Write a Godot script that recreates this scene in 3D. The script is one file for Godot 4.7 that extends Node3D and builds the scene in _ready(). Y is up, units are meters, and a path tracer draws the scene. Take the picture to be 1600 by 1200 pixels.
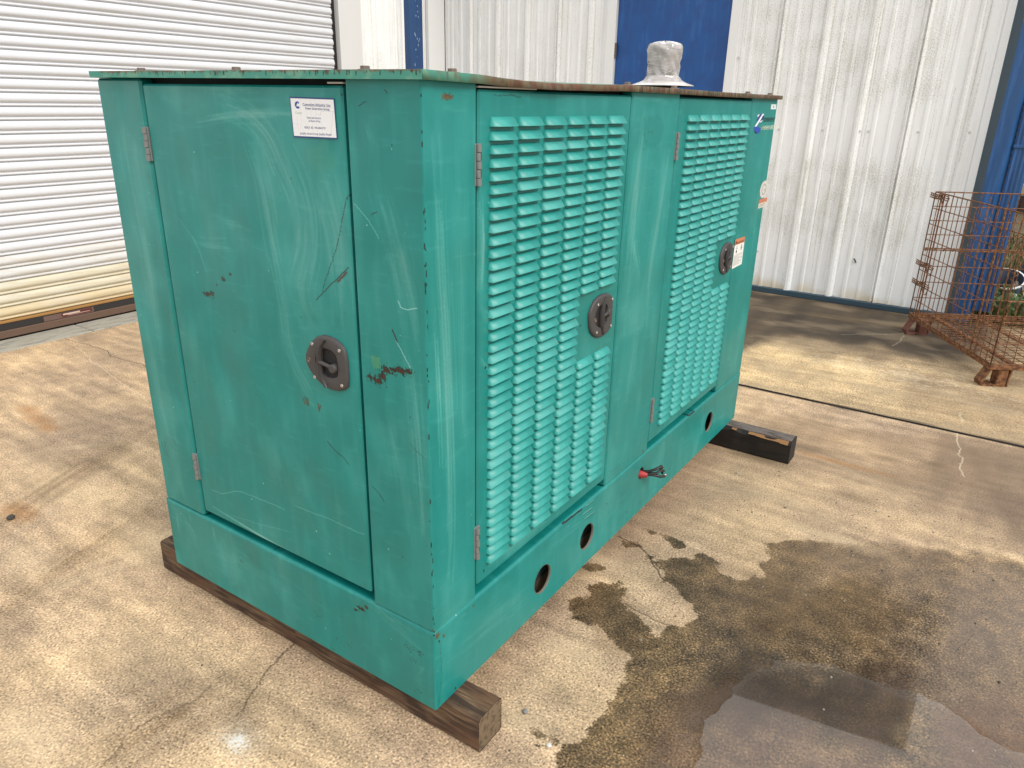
extends Node3D
# A weathered green generator enclosure on timber blocks in the corner of a metal building's yard.

var rng := RandomNumberGenerator.new()
var um := [0, 1, 0.0, 0.0, 1.0, 1.0]
var M := {}
const TEAL := Color(0.030, 0.478, 0.452)
const CHALK := Color(0.46, 0.68, 0.65)
const RUST := Color(0.26, 0.13, 0.085)
const INK := Color(0.055, 0.11, 0.095)
const BH := 0.0974      # height of the timber blocks
const BT := 0.3079      # top of the base skirt
const WALLZ := -4.85
const WALLX := -3.9

func V(a: float, b: float) -> Vector2:
	return Vector2(a, b)

# ---------------------------------------------------------------- mesh helpers
func mb() -> SurfaceTool:
	var st := SurfaceTool.new()
	st.begin(Mesh.PRIMITIVE_TRIANGLES)
	return st

func setuv(a: int, b: int, u0: float, v0: float, du: float, dv: float) -> void:
	um = [a, b, u0, v0, du, dv]

func vx(st: SurfaceTool, p: Vector3) -> void:
	st.set_uv(Vector2((p[um[0]] - um[2]) / um[4], 1.0 - (p[um[1]] - um[3]) / um[5]))
	st.add_vertex(p)

func tri(st: SurfaceTool, a: Vector3, b: Vector3, c: Vector3) -> void:
	vx(st, a); vx(st, b); vx(st, c)

func quad(st: SurfaceTool, a: Vector3, b: Vector3, c: Vector3, d: Vector3) -> void:   # clockwise seen from outside
	tri(st, a, b, c); tri(st, a, c, d)

func flat(st: SurfaceTool) -> void:
	st.set_smooth_group(-1)

func box(st: SurfaceTool, lo: Vector3, hi: Vector3, b := 0.0, t := Transform3D()) -> void:
	# a box with its edges cut back by b
	var faces := [[0, 1, 2, 1.0], [0, 1, 2, -1.0], [1, 2, 0, 1.0], [1, 2, 0, -1.0], [2, 0, 1, 1.0], [2, 0, 1, -1.0]]
	var corner := func(sx: float, sy: float, sz: float, ax: int) -> Vector3:
		var s := [sx, sy, sz]
		var q := Vector3()
		for k in 3:
			var e = hi[k] if s[k] > 0.0 else lo[k]
			q[k] = e if k == ax else e - s[k] * b
		return t * q
	st.set_smooth_group(-1)
	for f in faces:
		var q := []
		for c in [[-1.0, -1.0], [-1.0, 1.0], [1.0, 1.0], [1.0, -1.0]]:
			var s := [0.0, 0.0, 0.0]
			s[f[0]] = f[3]; s[f[1]] = c[0]; s[f[2]] = c[1]
			q.append(corner.call(s[0], s[1], s[2], f[0]))
		if f[3] > 0.0:
			quad(st, q[0], q[1], q[2], q[3])
		else:
			quad(st, q[3], q[2], q[1], q[0])
	if b <= 0.0:
		return
	for a in 3:
		var u := (a + 1) % 3
		var w := (a + 2) % 3
		for su in [-1.0, 1.0]:
			for sw in [-1.0, 1.0]:
				var s := [0.0, 0.0, 0.0]
				s[u] = su; s[w] = sw
				s[a] = -1.0
				var p0 = corner.call(s[0], s[1], s[2], u)
				var p1 = corner.call(s[0], s[1], s[2], w)
				s[a] = 1.0
				var p2 = corner.call(s[0], s[1], s[2], w)
				var p3 = corner.call(s[0], s[1], s[2], u)
				if su * sw > 0.0:
					quad(st, p0, p3, p2, p1)
				else:
					quad(st, p0, p1, p2, p3)
	for sx in [-1.0, 1.0]:
		for sy in [-1.0, 1.0]:
			for sz in [-1.0, 1.0]:
				var a0 = corner.call(sx, sy, sz, 0)
				var b0 = corner.call(sx, sy, sz, 1)
				var c0 = corner.call(sx, sy, sz, 2)
				if sx * sy * sz > 0.0:
					tri(st, a0, c0, b0)
				else:
					tri(st, a0, b0, c0)

func tube(st: SurfaceTool, pts: Array, r: float, n := 6, r2 := -1.0) -> void:
	# a rod or hose through the points
	var rings := []
	var up := Vector3(0.31, 0.83, 0.47)
	for i in pts.size():
		var d: Vector3 = (pts[mini(i + 1, pts.size() - 1)] - pts[maxi(i - 1, 0)]).normalized()
		var e := d.cross(up).normalized()
		var f := e.cross(d)
		var ring := []
		var rr := r if r2 < 0.0 else lerpf(r, r2, float(i) / (pts.size() - 1))
		for k in n:
			var a := TAU * k / n
			ring.append(pts[i] + (e * cos(a) + f * sin(a)) * rr)
		rings.append(ring)
	st.set_smooth_group(1)
	for i in rings.size() - 1:
		for k in n:
			var k2 := (k + 1) % n
			quad(st, rings[i][k], rings[i + 1][k], rings[i + 1][k2], rings[i][k2])
	st.set_smooth_group(-1)
	for k in range(1, n - 1):
		tri(st, rings[0][0], rings[0][k], rings[0][k + 1])
		var l: Array = rings[-1]
		tri(st, l[0], l[k + 1], l[k])

func rod(st: SurfaceTool, a: Vector3, b: Vector3, r: float, n := 5) -> void:
	tube(st, [a, b], r, n)

func disc(st: SurfaceTool, t: Transform3D, prof: Array, n := 16, smooth := true) -> void:
	# a turned shape: prof holds (radius, height) pairs along t's z axis
	st.set_smooth_group(2 if smooth else -1)
	for i in prof.size() - 1:
		for k in n:
			var a := TAU * k / n
			var b := TAU * (k + 1) / n
			var p: Vector2 = prof[i]
			var q: Vector2 = prof[i + 1]
			var v0 := t * Vector3(cos(a) * p.x, sin(a) * p.x, p.y)
			var v1 := t * Vector3(cos(b) * p.x, sin(b) * p.x, p.y)
			var v2 := t * Vector3(cos(b) * q.x, sin(b) * q.x, q.y)
			var v3 := t * Vector3(cos(a) * q.x, sin(a) * q.x, q.y)
			if p.x > 0.0:
				tri(st, v0, v2, v1)
			if q.x > 0.0:
				tri(st, v0, v3, v2)

func strip(st: SurfaceTool, prof: Array, a: Vector3, b: Vector3, smooth := false) -> void:
	# a profile (offsets as Vector3) carried from a to b
	st.set_smooth_group(3 if smooth else -1)
	for i in prof.size() - 1:
		quad(st, a + prof[i], a + prof[i + 1], b + prof[i + 1], b + prof[i])

# ---------------------------------------------------------------- nodes
func base(called: String, at: Vector3) -> Node3D:
	var o := Node3D.new()
	o.name = called
	add_child(o, true)
	o.position = at
	return o

func tag(o: Node, label: String, category: String, group := "") -> void:
	o.set_meta("label", label)
	o.set_meta("category", category)
	if group != "":
		o.set_meta("group", group)

func commit(st: SurfaceTool, m: Material, at := Vector3.ZERO) -> ArrayMesh:
	st.generate_normals()
	var arr := st.commit_to_arrays()
	if at != Vector3.ZERO:
		var vs: PackedVector3Array = arr[Mesh.ARRAY_VERTEX]
		for i in vs.size():
			vs[i] -= at
		arr[Mesh.ARRAY_VERTEX] = vs
	var mesh := ArrayMesh.new()
	mesh.add_surface_from_arrays(Mesh.PRIMITIVE_TRIANGLES, arr)
	mesh.surface_set_material(0, m)
	return mesh

func put(called: String, mesh: Mesh, parent: Node3D, at := Vector3.ZERO) -> MeshInstance3D:
	var o := MeshInstance3D.new()
	o.name = called
	o.mesh = mesh
	parent.add_child(o, true)
	o.position = at
	return o

func part(called: String, st: SurfaceTool, m: Material, parent: Node3D) -> MeshInstance3D:
	# a part whose shape is given in world places; its parent's origin is taken off
	return put(called, commit(st, m, origin(parent)), parent)

func origin(o: Node3D) -> Vector3:
	var at := Vector3.ZERO
	while o != self:
		at += o.position
		o = o.get_parent()
	return at

func single(called: String, st: SurfaceTool, m: Material, at: Vector3) -> MeshInstance3D:
	return put(called, commit(st, m, at), self, at)

# ---------------------------------------------------------------- materials and painting
func lin(r: float, g: float, b: float) -> Color:
	return Color(r, g, b).linear_to_srgb()

func mat(c: Color, rough := 0.7, metal := 0.0) -> StandardMaterial3D:
	var m := StandardMaterial3D.new()
	m.albedo_color = c
	m.roughness = rough
	m.metallic = metal
	return m

func texmat(im: Image, rough := 0.7, metal := 0.0, repeat := false) -> StandardMaterial3D:
	var m := mat(Color.WHITE, rough, metal)
	m.albedo_texture = ImageTexture.create_from_image(im)
	m.texture_repeat = repeat
	return m

func noise_img(w: int, h: int, freq: float, s: int, oct := 4) -> Image:
	var n := FastNoiseLite.new()
	n.noise_type = FastNoiseLite.TYPE_SIMPLEX_SMOOTH
	n.seed = s
	n.frequency = freq
	n.fractal_octaves = oct
	return n.get_image(w, h, false, false, true)

func cloud(im: Image, c: Color, freq: float, s: int, lo: float, hi: float, amax: float, sx := 1.0, sy := 1.0, oct := 4) -> void:
	# lays a colour over the picture through a noise; sx, sy stretch it
	var w := im.get_width()
	var h := im.get_height()
	var qw := maxi(8, int(w / sx))
	var qh := maxi(8, int(h / sy))
	var n := noise_img(qw, qh, freq, s, oct)
	var d := n.get_data()
	var o := PackedByteArray()
	o.resize(d.size() * 4)
	var lut := PackedByteArray()
	lut.resize(256)
	for i in 256:
		lut[i] = int(255.0 * amax * smoothstep(lo, hi, i / 255.0))
	var r := int(c.r * 255); var g := int(c.g * 255); var b := int(c.b * 255)
	for i in d.size():
		var j := i * 4
		o[j] = r; o[j + 1] = g; o[j + 2] = b; o[j + 3] = lut[d[i]]
	var ov := Image.create_from_data(qw, qh, false, Image.FORMAT_RGBA8, o)
	if qw != w or qh != h:
		ov.resize(w, h, Image.INTERPOLATE_CUBIC)
	im.blend_rect(ov, Rect2i(0, 0, w, h), Vector2i.ZERO)

func soft(c: Color, a: float, rx: int, ry: int, power := 1.0) -> Image:
	var im := Image.create_empty(rx * 2 + 1, ry * 2 + 1, false, Image.FORMAT_RGBA8)
	for y in ry * 2 + 1:
		for x in rx * 2 + 1:
			var d := Vector2((x - rx) / (rx + 0.5), (y - ry) / (ry + 0.5)).length()
			im.set_pixel(x, y, Color(c.r, c.g, c.b, a * pow(maxf(0.0, 1.0 - d), power)))
	return im

func stamp(im: Image, at: Vector2, br: Image) -> void:
	im.blend_rect(br, Rect2i(0, 0, br.get_width(), br.get_height()), Vector2i(int(round(at.x)) - br.get_width() / 2, int(round(at.y)) - br.get_height() / 2))

func blot(im: Image, at: Vector2, rx: float, ry: float, c: Color, a: float, power := 1.0) -> void:
	var k := 24
	var br := soft(c, a, k, k, power)
	br.resize(maxi(3, int(rx * 2)), maxi(3, int(ry * 2)), Image.INTERPOLATE_BILINEAR)
	stamp(im, at, br)

func stroke(im: Image, pts: Array, r: float, c: Color, a: float, wob := 0.0, power := 0.6) -> void:
	var br := soft(c, a, maxi(1, int(r)), maxi(1, int(r)), power)
	for i in pts.size() - 1:
		var p: Vector2 = pts[i]
		var q: Vector2 = pts[i + 1]
		var n := maxi(1, int(p.distance_to(q) / maxf(0.8, r * 0.6)))
		for k in n:
			stamp(im, p.lerp(q, float(k) / n) + Vector2(rng.randf_range(-wob, wob), rng.randf_range(-wob, wob)), br)

func hair(im: Image, pts: Array, c: Color, a: float, wob := 0.6, gap := 0.0) -> void:
	# a line one or two pixels wide that wanders a little
	var off := 0.0
	for i in pts.size() - 1:
		var p: Vector2 = pts[i]
		var q: Vector2 = pts[i + 1]
		var n := maxi(1, int(p.distance_to(q)))
		var side := (q - p).orthogonal().normalized()
		for k in n:
			off = clampf(off + rng.randf_range(-wob, wob), -3.0, 3.0)
			if rng.randf() < gap:
				continue
			var s := p.lerp(q, float(k) / n) + side * off
			var xi := int(s.x); var yi := int(s.y)
			if xi < 0 or yi < 0 or xi >= im.get_width() - 1 or yi >= im.get_height() - 1:
				continue
			var o := im.get_pixel(xi, yi)
			im.set_pixel(xi, yi, o.lerp(Color(c.r, c.g, c.b), a))
			var o2 := im.get_pixel(xi + 1, yi)
			im.set_pixel(xi + 1, yi, o2.lerp(Color(c.r, c.g, c.b), a * 0.5))

func patch(im: Image, at: Vector2, rx: float, ry: float, c: Color, a: float, s: int, freq := 0.12, rag := 1.0, c2 = null) -> void:
	# a ragged stain: a spot whose edge is broken by a noise
	var n := FastNoiseLite.new()
	n.seed = s
	n.frequency = freq
	n.fractal_octaves = 3
	for y in range(maxi(0, int(at.y - ry * 1.5)), mini(im.get_height(), int(at.y + ry * 1.5) + 1)):
		for x in range(maxi(0, int(at.x - rx * 1.5)), mini(im.get_width(), int(at.x + rx * 1.5) + 1)):
			var e := Vector2((x - at.x) / rx, (y - at.y) / ry).length() + n.get_noise_2d(x, y) * rag
			if e < 1.0:
				var k := smoothstep(1.0, 0.75, e) * a
				var cc := c
				if c2 != null and n.get_noise_2d(x * 2.7 + 50.0, y * 2.7) > 0.05:
					cc = c2
				im.set_pixel(x, y, im.get_pixel(x, y).lerp(Color(cc.r, cc.g, cc.b), k))

# lettering: the outline that TextMesh makes, filled into a picture
func letter(im: Image, text: String, at: Vector2, size: float, c: Color, face := "Droid Sans", bold := 400, wide := 1.0, slant := 0.0, centre := true, alpha := 1.0) -> void:
	var f := SystemFont.new()
	f.font_names = PackedStringArray([face])
	f.font_weight = bold
	var t := TextMesh.new()
	t.text = text
	t.font = f
	t.font_size = 48
	t.pixel_size = size / 48.0
	t.depth = 0.0
	t.curve_step = 2.0
	t.horizontal_alignment = HORIZONTAL_ALIGNMENT_CENTER if centre else HORIZONTAL_ALIGNMENT_LEFT
	for s in t.get_surface_count():
		var arr := t.surface_get_arrays(s)
		var vs: PackedVector3Array = arr[Mesh.ARRAY_VERTEX]
		var nm: PackedVector3Array = arr[Mesh.ARRAY_NORMAL]
		var id: PackedInt32Array = arr[Mesh.ARRAY_INDEX] if arr[Mesh.ARRAY_INDEX] != null else PackedInt32Array(range(vs.size()))
		for i in range(0, id.size(), 3):
			if nm[id[i]].z < 0.5:
				continue
			var q := []
			for k in 3:
				var p := vs[id[i + k]]
				q.append(Vector2(at.x + (p.x + p.y * slant) * wide, at.y - p.y))
			fill(im, q[0], q[1], q[2], c, alpha)

func fill(im: Image, a: Vector2, b: Vector2, c: Vector2, col: Color, alpha := 1.0) -> void:
	var area := (b - a).cross(c - a)
	if absf(area) < 1e-6:
		return
	var x0 := maxi(0, int(minf(a.x, minf(b.x, c.x))))
	var x1 := mini(im.get_width() - 1, int(maxf(a.x, maxf(b.x, c.x))))
	var y0 := maxi(0, int(minf(a.y, minf(b.y, c.y))))
	var y1 := mini(im.get_height() - 1, int(maxf(a.y, maxf(b.y, c.y))))
	for y in range(y0, y1 + 1):
		for x in range(x0, x1 + 1):
			var n := 0
			for s in 4:
				var p := Vector2(x + 0.25 + 0.5 * (s % 2), y + 0.25 + 0.5 * (s / 2))
				var u := (b - a).cross(p - a) / area
				var w := (c - b).cross(p - b) / area
				var z := (a - c).cross(p - c) / area
				if u >= 0.0 and w >= 0.0 and z >= 0.0:
					n += 1
			if n:
				im.set_pixel(x, y, im.get_pixel(x, y).lerp(col, alpha * n / 4.0))

func poly(im: Image, pts: Array, col: Color, alpha := 1.0) -> void:
	var pv := PackedVector2Array(pts)
	var id := Geometry2D.triangulate_polygon(pv)
	for i in range(0, id.size(), 3):
		fill(im, pv[id[i]], pv[id[i + 1]], pv[id[i + 2]], col, alpha)

func away(pts: PackedVector2Array, p: Vector2) -> float:
	# distance to a closed outline, negative inside
	var d := 1e9
	var inside := false
	var j := pts.size() - 1
	for i in pts.size():
		var a := pts[i]
		var e := pts[j] - a
		var w := p - a
		var t := clampf(w.dot(e) / e.length_squared(), 0.0, 1.0)
		d = minf(d, (w - e * t).length_squared())
		if (a.y > p.y) != (pts[j].y > p.y) and p.x < e.x * w.y / e.y + a.x:
			inside = not inside
		j = i
	return -sqrt(d) if inside else sqrt(d)

# ================================================================ the scene
func _ready() -> void:
	rng.seed = 7
	var cam := Camera3D.new()
	cam.name = "camera"
	cam.position = Vector3(0.8289, 1.3602, 0.9672)
	cam.rotation = Vector3(-0.3665, 0.5878, 0.0209)
	cam.fov = 54.966
	cam.near = 0.05
	cam.far = 400.0
	add_child(cam)
	cam.current = true

	var env := Environment.new()
	var sky := Sky.new()
	var sm := ProceduralSkyMaterial.new()
	sm.sky_top_color = Color(0.975, 0.99, 1.0)
	sm.sky_horizon_color = Color(0.74, 0.765, 0.80)
	sm.sky_curve = 0.35
	sm.ground_bottom_color = Color(0.42, 0.38, 0.32)
	sm.ground_horizon_color = Color(0.5, 0.47, 0.43)
	sm.sun_angle_max = 0.0
	sky.sky_material = sm
	env.background_mode = Environment.BG_SKY
	env.sky = sky
	env.background_energy_multiplier = 1.05
	env.tonemap_mode = Environment.TONE_MAPPER_LINEAR
	env.tonemap_exposure = 1.66
	env.sdfgi_enabled = true
	env.ssao_enabled = true
	env.ssil_enabled = true
	var we := WorldEnvironment.new()
	we.name = "environment"
	we.environment = env
	add_child(we)

	var sun := DirectionalLight3D.new()
	sun.name = "sun"
	sun.light_energy = 0.5
	sun.light_angular_distance = 24.0
	sun.light_color = Color(1.0, 0.985, 0.96)
	sun.shadow_enabled = true
	add_child(sun)
	sun.look_at_from_position(Vector3(7.5, 7.0, 1.6), Vector3.ZERO)

	materials()
	yard()
	building()
	blocks()
	generator()
	container()
	beyond()
	litter()

func materials() -> void:
	M.dark = mat(lin(0.012, 0.011, 0.010), 0.9)
	M.inside = mat(lin(0.05, 0.035, 0.022), 0.9)
	M.gap = mat(lin(0.010, 0.022, 0.020), 0.8)  # near-black for the shade in louvre slots and inside the enclosure
	M.zinc = mat(lin(0.20, 0.205, 0.20), 0.5, 0.3)
	M.boltmat = mat(lin(0.17, 0.13, 0.105), 0.6, 0.2)
	M.screw = mat(lin(0.45, 0.42, 0.38), 0.35, 0.8)
	M.latch = mat(lin(0.056, 0.051, 0.050), 0.6, 0.05)
	M.latch_hole_shade = mat(lin(0.010, 0.009, 0.009), 0.7)  # near-black, carries the shade of the latch opening
	M.latch_dark = mat(lin(0.030, 0.028, 0.028), 0.42, 0.0)
	M.blue = mat(lin(0.022, 0.085, 0.29), 0.42)
	M.bluegrey = mat(lin(0.03, 0.06, 0.085), 0.5)
	M.white = mat(lin(0.78, 0.78, 0.77), 0.45)
	M.teal = mat(TEAL, 0.5)
	# rusted wire
	var n := FastNoiseLite.new()
	n.frequency = 0.03
	n.fractal_octaves = 4
	var nt := NoiseTexture2D.new()
	nt.noise = n
	nt.width = 256; nt.height = 256
	nt.seamless = true
	var g := Gradient.new()
	g.offsets = PackedFloat32Array([0.0, 0.45, 0.7, 1.0])
	g.colors = PackedColorArray([Color(0.22, 0.13, 0.09), Color(0.40, 0.25, 0.155), Color(0.54, 0.37, 0.22), Color(0.66, 0.50, 0.33)])
	nt.color_ramp = g
	var r := mat(Color.WHITE, 0.85)
	r.albedo_texture = nt
	r.uv1_triplanar = true
	r.uv1_scale = Vector3(5, 5, 5)
	M.rust = r

# ---------------------------------------------------------------- ground
func slab_texture(x0: float, z0: float, x1: float, z1: float, w: int, h: int, base_c: Color, wets: Array, s: int, far := false) -> Dictionary:
	var px := w / (x1 - x0)
	var fine := noise_img(w, h, 0.42, s, 2).get_data()
	var mid := noise_img(w, h, 0.035, s + 1, 4).get_data()
	var big := noise_img(w, h, 0.0045, s + 2, 3).get_data()
	var sn := noise_img(w / 6, h, 0.035, s + 5, 4)
	sn.resize(w, h, Image.INTERPOLATE_CUBIC)
	var strk := sn.get_data()
	var lw := w / 10
	var lh := h / 10
	var f := PackedFloat32Array()
	f.resize(lw * lh)
	f.fill(1.0)
	for wp in wets:
		var bb := Rect2(wp[0], Vector2.ZERO)
		for q in wp:
			bb = bb.expand(q)
		bb = bb.grow(0.12)
		for y in lh:
			for x in lw:
				var p := Vector2(x0 + (x + 0.5) / lw * (x1 - x0), z0 + (y + 0.5) / lh * (z1 - z0))
				if bb.has_point(p):
					f[y * lw + x] = minf(f[y * lw + x], away(wp, p))
	var fi := Image.create_from_data(lw, lh, false, Image.FORMAT_RF, f.to_byte_array())
	fi.resize(w, h, Image.INTERPOLATE_BILINEAR)
	var fd := fi.get_data().to_float32_array()
	var alb := PackedByteArray()
	alb.resize(w * h * 3)
	var rou := PackedByteArray()
	rou.resize(w * h)
	var hei := PackedByteArray()
	hei.resize(w * h)
	var br := base_c.r * 255.0
	var bg := base_c.g * 255.0
	var bb2 := base_c.b * 255.0
	for i in w * h:
		var a := fine[i] - 128.0
		var b := mid[i] - 128.0
		var c := big[i] - 128.0
		var k := 1.0 + a * 0.0027 + b * 0.0007 + c * 0.0011
		if a > 62.0:
			k += 0.09
		elif a < -62.0:
			k -= 0.13
		var r := br * k
		var g := bg * k
		var l := bb2 * (k - c * 0.0002)
		var wet := 0.0
		var e := strk[i] - 128.0
		var dry := 1.0 + e * 0.0011
		r *= dry; g *= dry; l *= dry
		if fd[i] < 0.3:
			var wx := x0 + float(i % w) / px
			var sharp := lerpf(120.0, 11.0, smoothstep(0.30, 0.62, wx))
			wet = smoothstep(0.0, 1.0, clampf(0.5 - (fd[i] + b * 0.00016 + a * 0.00003) * sharp, 0.0, 1.0))
		var ro := 225.0
		if wet > 0.0:
			var deep := clampf(-fd[i] * 3.0 + b * 0.004 + c * 0.004, 0.0, 1.0)
			var d := 0.57 - 0.05 * deep - e * 0.0006 + a * 0.0022 + b * 0.0013 + c * 0.0007
			r = lerpf(r, r * d, wet)
			g = lerpf(g, g * d * 0.945, wet)
			l = lerpf(l, l * d * 0.83, wet)
			ro = lerpf(ro, 125.0 - 70.0 * deep + a * 0.3 + b * 0.3, wet)
		var j := i * 3
		alb[j] = clampi(int(r), 0, 255)
		alb[j + 1] = clampi(int(g), 0, 255)
		alb[j + 2] = clampi(int(l), 0, 255)
		rou[i] = clampi(int(ro), 20, 255)
		hei[i] = clampi(int(150.0 + a * 0.32 * (1.0 - 0.5 * wet) + b * 0.22), 0, 255)
	var ai := Image.create_from_data(w, h, false, Image.FORMAT_RGB8, alb)
	ai.convert(Image.FORMAT_RGBA8)
	var hi := Image.create_from_data(w, h, false, Image.FORMAT_L8, hei)
	hi.convert(Image.FORMAT_RGBA8)
	var ri := Image.create_from_data(w, h, false, Image.FORMAT_L8, rou)
	ri.convert(Image.FORMAT_RGBA8)
	return {"a": ai, "h": hi, "r": ri, "x0": x0, "z0": z0, "px": px, "w": w, "hh": h, "z1": z1}

func gp(t: Dictionary, p: Vector2) -> Vector2:
	return Vector2((p.x - t.x0) * t.px, (p.y - t.z0) / (t.z1 - t.z0) * t.hh)

func gps(t: Dictionary, pts: Array) -> Array:
	var o := []
	for p in pts:
		o.append(gp(t, p))
	return o

func crack(t: Dictionary, pts: Array, a := 0.75, c := Color(0.17, 0.13, 0.1), h := true) -> void:
	var q := gps(t, pts)
	hair(t.a, q, c, a, 0.9)
	if h:
		hair(t.h, q, Color(0.1, 0.1, 0.1), 0.9, 0.9)

func spot(t: Dictionary, p: Vector2, rx: float, rz: float, c: Color, a: float, power := 1.0) -> void:
	blot(t.a, gp(t, p), rx * t.px, rz * t.px, c, a, power)

func slab(called: String, t: Dictionary, x0: float, z0: float, x1: float, z1: float) -> void:
	setuv(0, 2, t.x0, t.z0, t.w / t.px, t.z1 - t.z0)
	var st := mb()
	box(st, Vector3(x0, -0.06, z0), Vector3(x1, 0.0, z1), 0.004)
	var m := texmat(t.a, 1.0)
	# the picture's rows run towards +z
	m.uv1_scale = Vector3(1, -1, 1)
	m.uv1_offset = Vector3(0, 1, 0)
	m.texture_repeat = true
	m.metallic_specular = 0.42
	m.roughness_texture = ImageTexture.create_from_image(t.r)
	m.heightmap_enabled = true
	m.heightmap_texture = ImageTexture.create_from_image(t.h)
	m.heightmap_scale = 0.35
	var o := single(called, st, m, Vector3((x0 + x1) / 2, 0, (z0 + z1) / 2))
	o.set_meta("kind", "structure")

func yard() -> void:
	# the wide ground under everything
	var st := mb()
	setuv(0, 2, 0, 0, 1.5, 1.5)
	quad(st, Vector3(-120, -0.03, -120), Vector3(120, -0.03, -120), Vector3(120, -0.03, 120), Vector3(-120, -0.03, 120))
	var gim := Image.create_empty(512, 512, false, Image.FORMAT_RGBA8)
	gim.fill(Color(0.60, 0.53, 0.43))
	cloud(gim, Color(0.42, 0.36, 0.28), 0.2, 91, 0.45, 0.8, 0.6)
	cloud(gim, Color(0.70, 0.63, 0.52), 0.01, 92, 0.45, 0.8, 0.5)
	var gm := texmat(gim, 0.95, 0.0, true)
	single("ground", st, gm, Vector3.ZERO).set_meta("kind", "structure")

	# the near slab, with the wet stains that ran over it
	var main_wet := PackedVector2Array([V(-0.032,-0.628), V(-0.001,-0.660), V(0.037,-0.659), V(0.004,-0.720), V(0.011,-0.758), V(0.083,-0.787), V(0.104,-0.754), V(0.120,-0.701), V(0.147,-0.676), V(0.186,-0.678), V(0.240,-0.625), V(0.263,-0.625), V(0.280,-0.686), V(0.314,-0.743), V(0.342,-0.780), V(0.332,-0.808), V(0.292,-0.797), V(0.264,-0.831), V(0.227,-0.861), V(0.177,-0.883), V(0.126,-0.939), V(0.049,-0.949), V(0.074,-0.967), V(0.111,-0.972), V(0.149,-0.999), V(0.195,-1.032)])
	main_wet.append_array(PackedVector2Array([V(0.202,-1.070), V(0.235,-1.083), V(0.279,-1.050), V(0.309,-1.009), V(0.354,-1.010), V(0.402,-1.045), V(0.417,-1.096), V(0.394,-1.122), V(0.402,-1.181), V(0.370,-1.237), V(0.392,-1.288), V(0.458,-1.359), V(0.551,-1.402), V(0.643,-1.445), V(0.822,-1.551), V(0.983,-1.611), V(1.174,-1.682), V(1.505,-1.816), V(1.390,-0.800), V(0.291,-0.029), V(0.256,-0.101), V(0.229,-0.145), V(0.261,-0.178), V(0.277,-0.223), V(0.270,-0.275), V(0.257,-0.326), V(0.264,-0.408)]))
	main_wet.append_array(PackedVector2Array([V(0.237,-0.472), V(0.244,-0.513), V(0.205,-0.537), V(0.218,-0.501), V(0.186,-0.509), V(0.165,-0.540), V(0.115,-0.560), V(0.063,-0.564), V(0.016,-0.565)]))
	var drip := PackedVector2Array([V(0.142,-0.167), V(0.161,-0.180), V(0.193,-0.163), V(0.216,-0.146), V(0.235,-0.143), V(0.249,-0.127), V(0.216,-0.125), V(0.169,-0.146)])
	var blob1 := PackedVector2Array([V(-0.036,-0.995), V(-0.019,-1.019), V(0.022,-1.019), V(0.051,-0.998), V(0.039,-0.971), V(0.004,-0.973)])
	var blob2 := PackedVector2Array([V(0.069,-1.109), V(0.089,-1.129), V(0.126,-1.108), V(0.161,-1.082), V(0.163,-1.060), V(0.131,-1.055), V(0.097,-1.082)])
	var blob3 := PackedVector2Array([V(-0.061,-0.791), V(-0.046,-0.822), V(-0.015,-0.838), V(-0.000,-0.821), V(-0.017,-0.785)])
	var blob4 := PackedVector2Array([V(0.015,-1.112), V(0.059,-1.119), V(0.077,-1.101), V(0.057,-1.082)])
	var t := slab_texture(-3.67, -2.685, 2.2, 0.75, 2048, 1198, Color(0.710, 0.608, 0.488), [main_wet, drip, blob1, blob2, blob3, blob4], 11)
	area(t.a, gps(t, [V(0.553,-1.301), V(0.813,-1.466), V(1.089,-1.600), V(1.317,-1.360), V(1.226,-0.825), V(0.980,-0.718), V(0.820,-0.885), V(0.848,-1.159), V(0.766,-1.266), V(0.597,-1.185)]), Color(0.53, 0.44, 0.37), 0.50, 110, 331)  # paler tone stands in for sky sheen on the wet concrete
	area(t.a, gps(t, [V(0.423,-1.040), V(0.626,-1.226), V(0.773,-1.214), V(0.805,-1.110), V(0.771,-1.003), V(0.654,-0.919), V(0.523,-0.763), V(0.426,-0.790)]), Color(0.30, 0.22, 0.12), 0.5, 50, 332)
	area(t.a, gps(t, [V(-0.032,-0.638), V(0.008,-0.763), V(0.087,-0.779), V(0.161,-0.668), V(0.258,-0.606), V(0.233,-0.498), V(0.144,-0.525), V(0.034,-0.578)]), Color(0.33, 0.25, 0.17), 0.35, 20, 333)
	area(t.a, gps(t, [V(0.176,-0.986), V(0.378,-1.266), V(0.535,-1.379), V(0.593,-1.203), V(0.454,-0.877), V(0.303,-0.770)]), Color(0.44, 0.35, 0.26), 0.3, 60, 334)
	area(t.a, gps(t, [V(0.448,-0.622), V(0.854,-0.854), V(0.903,-0.577), V(0.480,-0.484)]), Color(0.16, 0.105, 0.045), 0.90, 50, 335)  # brown-black tone paints in the wall's dark reflection in the puddle
	area(t.a, gps(t, [V(0.395,-0.449), V(0.495,-0.533), V(0.889,-0.588), V(0.890,-0.799), V(0.997,-0.849), V(1.226,-0.847), V(1.217,-0.589), V(0.470,-0.066)]), Color(0.36, 0.265, 0.215), 0.66, 70, 340)
	area(t.a, gps(t, [V(0.290,-0.454), V(0.440,-0.645), V(0.499,-0.522), V(0.391,-0.237), V(0.282,-0.140), V(0.269,-0.286)]), Color(0.27, 0.22, 0.17), 0.35, 60, 336)
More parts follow.
